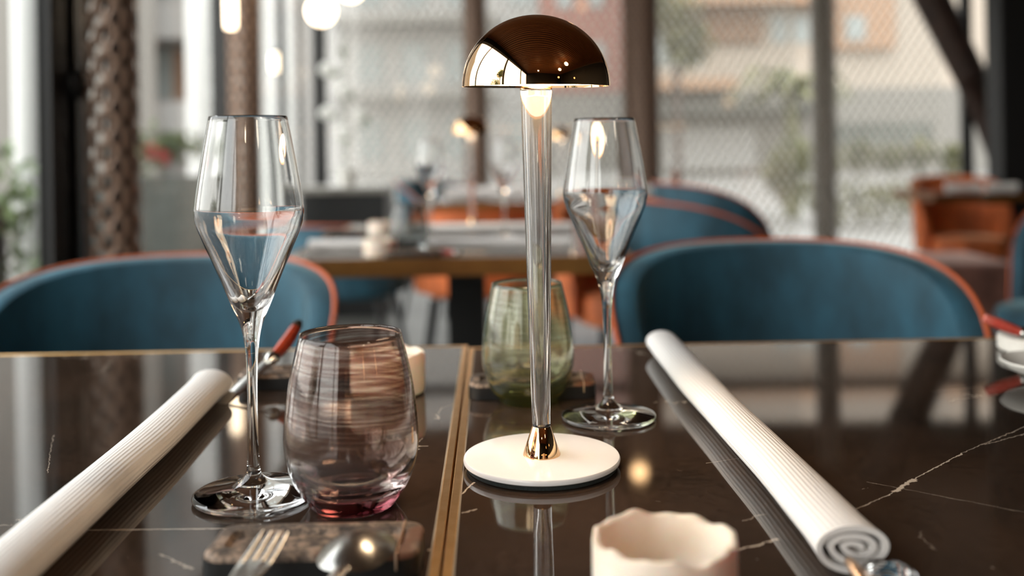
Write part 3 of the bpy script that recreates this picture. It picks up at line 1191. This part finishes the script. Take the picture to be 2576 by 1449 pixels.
def rest_base_bm(L=0.1248, W=0.0528, H=0.0118):
    b_ = nb()
    box(b_, -L / 2, L / 2, -W / 2, W / 2, 0, H)
    es = [e for e in b_.edges if abs(e.verts[0].co.z - e.verts[1].co.z) > 0.005]
    bmesh.ops.bevel(b_, geom=es, offset=0.012, segments=8, profile=0.5, affect='EDGES')
    return b_


GR = 'dark stone cutlery rests'


def rest(label, loc, rz=0, seed=0):
    t_ = thing('cutlery_rest', label, 'cutlery rest', loc, rz, GR)
    obj('rest_block', rest_bm(seed=seed), M['rest_stone'], t_)
    obj('rest_base', rest_base_bm(), M['black_base'], t_)
    b_ = nb()
    box(b_, 0.0495, 0.0507, -0.0272, 0.0240, 0.006, 0.0162, 0.0004)
    obj('inlaid_cord', b_, M['copper_steel'], t_, True)
    return t_


# near rest under fork and spoon: front face at about y 1480, top 1305..1393
pr = at(797, 1400, 0.59)
REST = rest('dark stone rest under the fork and spoon at the bottom', (pr.x, 0.590, TZ + EPS))
p = at(1338, 960, 0.99)
copy_thing(REST, 'dark stone rest behind the pale green tumbler', (p.x, 0.992, TZ + EPS), 0.0)
p = at(748, 925, 1.03)
copy_thing(REST, 'dark stone rest with red handled knife, left of the far cup', (p.x, 1.048, TZ + EPS), 0.03)

# ================================================================= CUTLERY
def loft_flat(b_, pts, widths, th):
    rings = []
    for (p_, s, n), w2, t2 in zip(frames(pts), widths, th):
        rings.append([b_.verts.new(p_ + s * (w2 * math.cos(2 * PI * k / 12)) + n * (t2 * math.sin(2 * PI * k / 12))) for k in range(12)])
    for A, B in zip(rings[:-1], rings[1:]):
        for k in range(12):
            b_.faces.new((A[k], A[(k + 1) % 12], B[(k + 1) % 12], B[k]))
    b_.faces.new(rings[0][::-1])
    b_.faces.new(rings[-1])


# fork: local +y towards the tines, origin where it crosses the rest
b_ = nb()
loft_flat(b_, [(0, -0.15, -0.012), (0, -0.10, -0.008), (0, -0.05, -0.001), (0, -0.025, 0.0015), (0, -0.012, 0.001), (0, -0.002, 0.0), (0, 0.008, 0.0005), (0, 0.0145, 0.0015)],
          [0.0075, 0.0065, 0.0038, 0.0034, 0.0062, 0.0098, 0.0112, 0.0112], [0.0013, 0.0013, 0.0016, 0.0014, 0.0010, 0.0009, 0.0009, 0.0009])
for k in range(4):
    x = -0.0093 + k * 0.0062
    loft_flat(b_, [(x, 0.012, 0.0012), (x, 0.022, 0.0030), (x * 0.98, 0.034, 0.0060), (x * 0.95, 0.043, 0.0085)], [0.0019, 0.0018, 0.0016, 0.0006], [0.0009, 0.0009, 0.0008, 0.0005])
p = at(662, 1408, 0.545)
o = obj('fork', b_, M['steel'], None, True, loc=(p.x - 0.0068, 0.535, TZ + 0.0178), rot=(math.radians(4), 0, math.radians(-12)))
o.scale = (0.86, 0.86, 0.86)
tag(o, 'steel fork with four tines lying on the nearest stone rest', 'fork')

# spoon, bowl turned down
b_ = nb()
nu, nv = 22, 14
ga = {}
for i in range(nu + 1):
    u = i / nu
    yy = -0.004 + 0.062 * u
    hw = 0.0205 * math.sqrt(max(0.0, 1 - (2 * (u ** 0.86) - 1) ** 2)) + 0.0002
    for j in range(nv + 1):
        v = -1 + 2 * j / nv
        dome = 0.0105 * (1 - (2 * (u ** 0.86) - 1) ** 2) * (1 - v * v)
        ga[(i, j)] = b_.verts.new((hw * v, yy, dome))
for i in range(nu):
    for j in range(nv):
        b_.faces.new((ga[(i, j)], ga[(i, j + 1)], ga[(i + 1, j + 1)], ga[(i + 1, j)]))
bmesh.ops.solidify(b_, geom=b_.faces[:], thickness=0.0012)
loft_flat(b_, [(0, 0.004, 0.0012), (0, -0.008, 0.0014), (0, -0.024, 0.0015), (0, -0.055, -0.002), (0, -0.10, -0.009), (0, -0.15, -0.014)],
          [0.0055, 0.0046, 0.0036, 0.0040, 0.0065, 0.0078], [0.0014, 0.0018, 0.0018, 0.0015, 0.0013, 0.0013])
p = at(868, 1418, 0.552)
o = obj('spoon', b_, M['steel'], None, True, loc=(p.x + 0.001, 0.541, TZ + 0.0172), rot=(math.radians(1), 0, math.radians(-9)))
o.scale = (1.02, 0.98, 1.0)
tag(o, 'steel spoon with its bowl face down on the nearest stone rest', 'spoon')


def knife(name, label, loc, rot, handle_m, L=0.10, bend=0.012, tip=True):
    """handle along +x rising to its tip, blade along -x"""
    t_ = thing(name, label, 'knife', loc, 0, 'knives with coloured handles')
    t_.rotation_euler = rot
    b2 = nb()
    n = 10
    path = [(L * 0.6 * k / n, 0, bend * (k / n) ** 1.8) for k in range(n + 1)]
    loft_flat(b2, path, [0.0062 + 0.0016 * math.sin(PI * k / n) for k in range(n + 1)], [0.0052 + 0.0012 * math.sin(PI * k / n) for k in range(n + 1)])
    obj('handle', b2, handle_m, t_)
    b2 = nb()
    loft_flat(b2, [(-0.012, 0, 0), (-0.007, 0, 0), (-0.002, 0, 0), (0.0008, 0, 0)], [0.0052, 0.0075, 0.0082, 0.0066], [0.0045, 0.0068, 0.0074, 0.0058])
    obj('bolster', b2, M['steel'], t_)
    b2 = nb()
    loft_flat(b2, [(-0.10, 0, -0.0015), (-0.09, 0, -0.001), (-0.05, 0, 0), (-0.010, 0, 0)], [0.002, 0.0075, 0.0090, 0.0075], [0.0004, 0.0008, 0.0010, 0.0012])
    obj('blade', b2, M['steel'], t_)
    if tip:
        b2 = nb()
        loft_flat(b2, [(L * 0.6 - 0.003, 0, bend * 0.95), (L * 0.6 + 0.002, 0, bend * 1.06), (L * 0.6 + 0.007, 0, bend * 1.12)], [0.0066, 0.0062, 0.003], [0.0058, 0.0054, 0.003])
        obj('handle_tip', b2, M['dark_tip'], t_)
    return t_


p = at(690, 898, 1.045)
knife('table_knife', 'knife with red brown handle on the far left stone rest', (p.x, p.y, TZ + 0.0305), (0, math.radians(-20), math.radians(66)), M['red_resin'], 0.076, 0.010)
p = at(2566, 858, 1.13)
knife('table_knife', 'coral handled knife on the white disc at the right edge', (p.x, p.y, TZ + 0.0270), (0, math.radians(-20), math.radians(166)), M['pink_resin'], 0.066, 0.002, False)
# copper coloured handle under the right napkin's near end
b_ = nb()
p1 = ont(2138, 1412, TZ + 0.012)
p2 = ont(2182, 1470, TZ + 0.009)
dv = (p2 - p1).normalized()
P0 = p1 - dv * 0.004
pts = [Vector((0, 0, 0)) + dv * s for s in (0.0, 0.003, 0.012, 0.03, 0.08, 0.12)]
loft_flat(b_, pts, [0.0012, 0.0030, 0.0040, 0.0046, 0.0055, 0.0050], [0.001, 0.0026, 0.0030, 0.003, 0.003, 0.003])
o = obj('butter_knife', b_, M['copper_steel'], None, True, loc=(P0.x, P0.y, TZ + 0.012))
tag(o, 'copper toned knife handle poking out beside the spiral napkin end', 'knife')
# ribbed clear dish below the roll's end
b_ = nb()
pr_ = [(0, 0.0), (0.012, 0.0), (0.014, 0.001)]
for k in range(6):
    pr_ += [(0.0150, 0.0015 + k * 0.0018), (0.0142, 0.0024 + k * 0.0018)]
pr_ += [(0.0132, 0.0125), (0.0120, 0.0120), (0.0115, 0.003), (0, 0.0025)]
lathe(b_, pr_, 48, False)
p = ont(2205, 1452, TZ + 0.006)
o = obj('ribbed_dish', b_, M['crystal'], None, True, loc=(p.x + 0.004, p.y - 0.006, TZ + EPS))
tag(o, 'small ribbed clear dish at the bottom edge by the napkin end', 'dish')

# ================================================================= CUPS AND DISHES
def cup_bm(seed, R=0.0376, H=0.040, floor=0.012):
    rnd_ = random.Random(seed)
    ph = [rnd_.random() * 6.28 for _ in range(5)]

    def wv(a, r, z):
        k = max(0.0, (z - floor) / (H - floor))
        dz = k ** 3 * (0.0009 * math.sin(3 * a + ph[0]) + 0.0010 * math.sin(7 * a + ph[1]) + 0.0006 * math.sin(13 * a + ph[2]))
        rr = r * (1 + 0.010 * math.sin(5 * a + ph[3]) * k)
        return rr, z + dz
    b_ = nb()
    pr2 = [(0, 0), (R * 0.93, 0), (R * 0.98, 0.0015), (R, 0.006), (R, H * 0.5), (R * 1.0, H * 0.92), (R * 0.985, H), (R * 0.93, H * 1.01), (R * 0.885, H * 0.985), (R * 0.865, H * 0.9),
           (R * 0.84, H * 0.6), (R * 0.80, floor * 1.3), (R * 0.70, floor), (0, floor)]
    lathe(b_, pr2, 96, False, wob=wv)
    return b_


p = at(1668, 1360, 0.523)
CUP = obj('candle_cup', cup_bm(4), M['salt'], None, True, loc=(p.x, 0.520, TZ + EPS))
tag(CUP, 'creamy wavy rimmed stone cup at the bottom, before the lamp', 'cup', 'pale stone cups')
p = at(975, 930, 1.005)
o = dup_single(CUP, 'creamy stone cup behind the purple tumbler', (p.x, 1.005, TZ + EPS), 1.3)
b_ = nb()
lathe(b_, [(0, 0.0), (0.0296, 0.0), (0.030, 0.019), (0.028, 0.0205), (0, 0.021)], 48, False)
o2 = obj('candle', b_, M['white_enamel'], None, True, loc=(p.x, 1.005, TZ + 0.0135))
tag(o2, 'white wax fill inside the far stone cup', 'candle')

p = at(2572, 873, 1.16)
b_ = nb()
lathe(b_, [(0, 0), (0.051, 0), (0.053, 0.002), (0.053, 0.0150), (0.0505, 0.0175), (0, 0.0178)], 64, False)
o = obj('stone_disc', b_, M['white_stone'], None, True, loc=(ont(2503, 878).x + 0.054, 1.155, TZ + EPS))
tag(o, 'thick round white stone disc at the right edge of the table', 'trivet')
b_ = nb()
lathe(b_, [(0, 0.0), (0.026, 0.0), (0.027, 0.006), (0.033, 0.009), (0.046, 0.014), (0.0515, 0.021), (0.0500, 0.0225), (0.044, 0.0175), (0.03, 0.0125), (0, 0.0115)], 64, False)
o = obj('footed_bowl', b_, M['porcelain'], None, True, loc=(at(2524, 930, 1.0).x + 0.053, 1.0, TZ + EPS))
tag(o, 'white footed shallow bowl before the stone disc, right edge', 'bowl')

# ================================================================= CHAIRS
def barrel_chair(label, loc, rz, fabric, inner=None, group='upholstered barrel chairs', R=0.292, ztop=0.812, thk=0.045, piping='piping', thm=112, pw=3.0):
    """front of the chair looks along local -y"""
    inner = inner or fabric
    t_ = thing('barrel_chair', label, 'chair', loc, rz, group)
    N = 44
    th_max = math.radians(thm)
    z0 = 0.40
    zarm = 0.50
    Ry = R * 0.90
    b_ = nb()
    rings = []
    edge = []
    for i in range(N + 1):
        a = -th_max + 2 * th_max * i / N
        k = min(1.0, abs(a) / th_max)
        top = zarm + (ztop - zarm) * max(0.0, (1 - k ** pw)) ** (1 / 2.2)
        # the shell leans outwards slightly towards the top
        def pt(off, z):
            lean = 1.0 + 0.05 * (z - z0) / 0.4
            return ((R * lean - off) * math.sin(a), (Ry * lean - off) * math.cos(a), z)
        hh = thk / 2
        sec = [pt(0.004, z0), pt(0.0, z0 + 0.02), pt(0.0, top - 0.012), pt(0.003, top - 0.003), pt(0.010, top), pt(thk - 0.012, top - 0.001), pt(thk - 0.003, top - 0.007),
               pt(thk, top - 0.02), pt(thk, z0 + 0.02), pt(thk - 0.004, z0)]
        rings.append([b_.verts.new(q) for q in sec])
        edge.append(Vector(pt(0.0005, top + 0.0005)))
    m_ = len(rings[0])
    for A, B in zip(rings[:-1], rings[1:]):
        for k in range(m_):
            b_.faces.new((A[k], A[(k + 1) % m_], B[(k + 1) % m_], B[k]))
    b_.faces.new(rings[0][::-1])
    b_.faces.new(rings[-1])
    obj('backrest', b_, fabric, t_)
    b_ = nb()
    edge = [Vector((edge[0].x, edge[0].y, z0))] + edge + [Vector((edge[-1].x, edge[-1].y, z0))]
    loft(b_, edge, [0.0042] * len(edge), 8)
    obj('piping', b_, M[piping], t_)
    b_ = nb()
    # rounded seat cushion
    rs = R - thk - 0.004
    prof = [(0, 0.37), (0.90, 0.37), (0.985, 0.385), (1.0, 0.41), (1.0, 0.445), (0.97, 0.468), (0.88, 0.478), (0, 0.482)]
    seg = 40
    prev = None
    for (f, z) in prof:
        if f == 0:
            ring = [b_.verts.new((0, -0.03, z))]
        else:
            ring = []
            for i in range(seg):
                a = 2 * PI * i / seg
                ca_, sa_ = math.cos(a), math.sin(a)
                ex = 2 / 3.0
                ring.append(b_.verts.new((rs * f * math.copysign(abs(ca_) ** ex, ca_), -0.05 + rs * 0.95 * f * math.copysign(abs(sa_) ** ex, sa_) * (0.9 if sa_ > 0 else 1), z)))
        if prev is not None:
            for i in range(seg):
                j = (i + 1) % seg
                if len(prev) == 1:
                    b_.faces.new((prev[0], ring[i], ring[j]))
                elif len(ring) == 1:
                    b_.faces.new((prev[i], prev[j], ring[0]))
                else:
                    b_.faces.new((prev[i], prev[j], ring[j], ring[i]))
        prev = ring
    obj('seat', b_, inner, t_)
    for sx_ in (-1, 1):
        for sy in (-1, 1):
            b_ = nb()
            loft(b_, [(sx_ * 0.17, -0.03 + sy * 0.15, 0.372), (sx_ * 0.225, -0.03 + sy * 0.205, 0.0)], [0.015, 0.009], 12)
            obj('leg', b_, M['black_metal'], t_)
    return t_


barrel_chair('teal blue barrel chair with orange piping at the left table', (-0.592, 1.60, 0), 0.02, M['blue_velvet'], ztop=0.803, R=0.288)
barrel_chair('teal blue barrel chair with orange piping at the right table', (0.452, 1.60, 0), 0.0, M['blue_velvet'], ztop=0.815, R=0.284)
p = at(1120, 740, 3.2)
barrel_chair('burnt orange chair under the middle table, right of the blue seat', (-0.165, 4.24, 0), PI, M['orange_velvet'], ztop=0.74, R=0.262)
barrel_chair('teal blue chair under the middle table, left of the orange seat', (-0.72, 4.26, 0), PI - 0.1, M['blue_velvet'], ztop=0.69, R=0.262)
barrel_chair('teal blue chair seen from its side behind the right flute', (0.60, 3.08, 0), math.radians(108), M['blue_velvet'], ztop=0.835, R=0.30)
barrel_chair('dark blue chair behind the side-on chair, right of centre', (0.86, 4.08, 0), math.radians(100), M['blue_velvet'], ztop=0.845, R=0.30)
barrel_chair('shadowed orange chair between the right flute and side-on blue chair', (0.40, 3.62, 0), math.radians(20), M['orange_velvet'], ztop=0.80, R=0.25)
barrel_chair('small blue chair with orange piping beyond the middle table flutes', (-0.36, 5.55, 0), math.radians(60), M['blue_velvet'], ztop=0.82)
barrel_chair('burnt orange chair under the far right table', (2.44, 5.42, 0), 0.0, M['orange_velvet'], ztop=0.80, R=0.245)
barrel_chair('teal blue chair cut by the right edge of the photo', (1.79, 3.05, 0), math.radians(-75), M['blue_velvet'], ztop=0.84, R=0.28)
t = thing('ottoman', 'dusty mauve ottoman behind the right blue chair', 'ottoman', (2.02, 4.76, 0))
bm = nb()
box(bm, -0.42, 0.26, -0.32, 0.25, 0.06, 0.44, 0.03)
obj('cushion_body', bm, M['mauve_velvet'], t)
for (sx_, sy) in ((-0.34, -0.24), (0.22, -0.24), (-0.34, 0.22), (0.22, 0.22)):
    bm = nb()
    loft(bm, [(sx_, sy, 0.0), (sx_, sy, 0.075)], [0.015, 0.018], 12)
    obj('foot', bm, M['black_metal'], t)

# ================================================================= REAR TABLES AND WHAT STANDS ON THEM
dining_table('dining_table', 'middle dark table with thick brass edge behind the lamp stem', -0.13, 2.76, 0.80, 1.06, 0.0, M['marble'], 0.012, 0.036, M['brass_dull'], False)
dining_table('dining_table', 'far table with folded napkins beyond the middle table', 0.22, 4.85, 1.30, 0.80, 0.0, M['marble'], 0.012, 0.034, M['brass_dull'], False)
dining_table('dining_table', 'far right table with white napkins before the black pillar', 2.60, 4.86, 1.30, 0.50, 0.0, M['marble'], 0.012, 0.034, M['brass_dull'], False)

l2 = at(1188, 560, 3.05)
copy_thing(LAMP, 'gold domed lamp standing on the middle table', (l2.x, 3.05, TZ + 0.0005))
l3 = at(1413, 450, 4.9)
copy_thing(LAMP, 'small far gold lamp between the clear stem and right flute', (l3.x, 4.9, TZ + 0.0005))

napkin('white rolled napkin at the front of the middle table', (at(1436, 600, 2.42).x, 2.42), (at(775, 600, 2.42).x, 2.44), 5)
napkin('white rolled napkin at the back of the middle table', (at(1440, 560, 2.88).x, 2.88), (at(1040, 560, 2.88).x, 2.90), 6)
napkin('white rolled napkin at the front of the far table', (at(1320, 500, 4.6).x, 4.60), (at(1120, 500, 4.6).x, 4.62), 7, ra=0.03, rb=0.034)
napkin('white rolled napkin at the right end of the far table', (at(1690, 488, 5.0).x, 5.0), (at(1560, 488, 5.0).x, 5.02), 8, ra=0.024, rb=0.022)
napkin('white rolled napkin at the left of the far right table', (at(2470, 460, 4.85).x, 4.85), (at(2385, 460, 4.85).x, 4.87), 9, ra=0.022, rb=0.02)
napkin('white rolled napkin at the right of the far right table', (at(2560, 466, 4.80).x, 4.80), (at(2490, 466, 4.80).x, 4.82), 10, ra=0.022, rb=0.02)

q = at(1028, 600, 2.32)
place_glass('tumbler', 'smoky grey tumbler on the middle table', 'tumbler', tumbler_bm(1.0), M['smoke_glass'], (q.x, 2.33, TZ + EPS), 'tumblers')
for (x, d_, lab) in ((1082, 2.62, 'clear flute on the middle table, left of the second lamp'),
                     (1268, 2.70, 'clear flute on the middle table, right of the second lamp'),
                     (1112, 4.75, 'clear flute on the far table, left of the second lamp'),
                     (1300, 4.70, 'clear flute on the far table, beside the clear lamp stem')):
    q = at(x, 500, d_)
    dup_single(FLUTE, lab, (q.x, d_, TZ + EPS))
for (x, d_, lab, rz) in ((960, 2.84, 'small pale cup at the back left of the middle table', 0.4),
                         (955, 2.285, 'small pale cup at the front left of the middle table', 2.0),
                         (1282, 4.85, 'small pale cup on the far table by the stem', 1.0)):
    q = at(x, 560, d_)
    dup_single(CUP, lab, (q.x, d_, TZ + EPS), rz)
copy_thing(REST, 'dark stone rest under the smoky tumbler on the middle table', (at(1040, 600, 2.27).x, 2.262, TZ + EPS), 0.0)
copy_thing(REST, 'dark stone rest at the back left corner of the middle table', (at(865, 570, 2.85).x, 2.86, TZ + EPS), 0.0)
q = at(1110, 630, 2.27)
knife('table_knife', 'silver knife with red handle beside the smoky tumbler', (q.x + 0.03, 2.275, TZ + 0.0078), (0, 0, math.radians(170)), M['pink_resin'], 0.09, 0.002, False)
b_ = nb()
lathe(b_, [(0, 0), (0.03, 0), (0.03, 0.01), (0.018, 0.02), (0.015, 0.055), (0.022, 0.075), (0.020, 0.10), (0.012, 0.118), (0, 0.122)], 24, False)
q = at(1702, 450, 5.1)
o = obj('pepper_mill', b_, mottled('reddish_wood', srgb(150, 84, 50), srgb(110, 58, 34), 20, 0.4), None, True, loc=(q.x, 5.1, TZ + EPS))
tag(o, 'small brown pepper mill above the dark blue chair', 'pepper mill')

# cabinet and orchid at the far left corner
t = thing('low_cabinet', 'black low cabinet with grey top behind the left flute', 'cabinet', (-0.98, 6.15, 0))
bm = nb()
box(bm, -0.28, 0.22, -0.22, 0.22, 0.0, 0.74, 0.004)
obj('cabinet_body', bm, M['black_metal'], t, False)
bm = nb()
box(bm, -0.30, 0.24, -0.24, 0.24, 0.74, 0.775, 0.003)
obj('cabinet_top', bm, mottled('grey_stone_top', srgb(150, 146, 136), srgb(128, 124, 116), 8, 0.35), t, False)
t = thing('potted_orchid', 'white orchid with green leaves behind the left flute', 'plant', (-1.03, 6.2, 0.776))
bm = nb()
lathe(bm, [(0, 0), (0.045, 0), (0.06, 0.10), (0.052, 0.10), (0.045, 0.09), (0, 0.09)], 32, False)
obj('pot', bm, M['porcelain'], t)
bm = nb()
stem = [(0, 0, 0.09), (-0.02, 0, 0.3), (-0.01, 0, 0.6), (0.0, 0, 0.85), (0.02, 0.0, 0.95)]
loft(bm, stem, [0.004] * 5, 6)
for (x, y_) in ((810, 170), (930, 290), (870, 335)):
    e = at(x + 10, y_ + 15, 6.2) - Vector((-1.03, 6.2, 0.776))
    loft(bm, [(-0.01, 0, e.z - 0.10), tuple(e)], [0.003, 0.002], 6)
obj('stem', bm, M['leaf'], t)
rnd = random.Random(21)
for (x, y_) in ((822, 175), (870, 228), (822, 285), (905, 290), (868, 335)):
    e = at(x, y_, 6.2) - Vector((-1.03, 6.2, 0.776))
    bm = nb()
    for k in range(5):
        a = 2 * PI * k / 5 + rnd.random()
        c = Vector((e.x + 0.022 * math.cos(a), e.y - 0.02, e.z + 0.022 * math.sin(a)))
        bmesh.ops.create_uvsphere(bm, u_segments=10, v_segments=6, radius=0.024, matrix=Matrix.Translation(c) @ Matrix.Diagonal((1, 0.35, 1, 1)))
    obj('blossom', bm, M['petal'], t)
for (x, y_) in ((862, 130), (842, 185), (882, 238), (835, 292), (918, 302), (868, 350)):
    e = at(x, y_, 6.18) - Vector((-1.03, 6.2, 0.776))
    bm = nb()
    bmesh.ops.create_uvsphere(bm, u_segments=10, v_segments=6, radius=0.028, matrix=Matrix.Translation(e) @ Matrix.Rotation(rnd.random() * 3, 4, 'Y') @ Matrix.Diagonal((1.1, 0.25, 0.7, 1)))
    obj('leaf', bm, M['leaf'], t)

# ================================================================= PENDANT LAMPS
GP = 'glowing pendant lamps under the ceiling'


def pendant(label, loc, r, mat=None, kind='globe', h=0.2):
    t_ = thing('pendant_lamp', label, 'pendant lamp', loc, 0, GP)
    b2 = nb()
    if kind == 'globe':
        bmesh.ops.create_uvsphere(b2, u_segments=32, v_segments=20, radius=r)
        topz = r
    else:
        lathe(b2, smooth_prof([(0, -h / 2), (r * 0.7, -h / 2 + 0.004), (r, -h / 2 + 0.02), (r, h / 2 - 0.02), (r * 0.7, h / 2), (0, h / 2)], 3), 32, False)
        topz = h / 2
    obj('glass_shade', b2, mat or M['globe'], t_)
    b2 = nb()
    loft(b2, [(0, 0, topz - 0.002), (0, 0, CZ - loc[2] - 0.002)], [0.003, 0.003], 8)
    obj('cord', b2, M['black_metal'], t_)
    b2 = nb()
    lathe(b2, [(0, topz - 0.006), (0.018, topz - 0.006), (0.018, topz + 0.02), (0, topz + 0.025)], 20, False)
    obj('cap', b2, M['black_metal'], t_)
    return t_


g = at(808, 28, 4.6)
pendant('large round glowing globe at the top, left of the lamp dome', tuple(g), 0.066)
g = at(882, -30, 4.9)
pendant('glowing globe cut by the top edge, right of the large globe', tuple(g), 0.066)
g = at(580, 18, 4.3)
pendant('tall glowing cylinder at the top above the left flute', tuple(g), 0.024, None, 'cyl', 0.19)
g = at(693, 158, 6.9)
pendant('added glowing cylinder for a white reflection low between the pale posts', tuple(g), 0.032, None, 'cyl', 0.13)  # glowing body added in place of a white reflection outside, not a lamp
pendant('amber globe mirrored as a spot on the table beside the lamp base', (0.69, 5.6, 2.34), 0.045, M['globe_amber'])
pendant('bright globe mirrored in the middle of the gold dome', (0.15, -2.2, 2.2), 0.05, M['globe_bright'])
pendant('added fill light globe mirrored right of centre in the gold dome, upper one', (1.92, -0.8, 2.45), 0.15, M['globe_fill'])  # this globe and the next are added out of view to brighten the room
pendant('added fill light globe mirrored right of centre in the gold dome, lower one', (2.08, -2.0, 2.45), 0.15, M['globe_fill'])
pendant('amber globe mirrored at the right of the gold dome', (2.6, -3.2, 1.9), 0.12, M['globe_dim'])
pendant('amber globe low by the dark wall, mirrored in the dome', (3.6, -1.4, 1.7), 0.09, M['globe_dim'])
t = thing('back_bar_shelf', 'lit bottle shelf along the back wall, mirrored in the dome', 'shelf', (1.3, BY + 0.2, 0))
bm = nb()
box(bm, -1.6, 2.2, -0.18, 0.18, 0, 1.05)
obj('counter', bm, M['wood_ceiling'], t, False)
bm = nb()
box(bm, -1.6, 2.2, -0.15, 0.05, 1.30, 1.33)
obj('shelf_board', bm, M['wood_ceiling'], t, False)
bm = nb()
box(bm, -1.6, 2.2, -0.16, -0.14, 1.34, 1.40)
obj('light_strip', bm, M['globe_dim'], t, False)
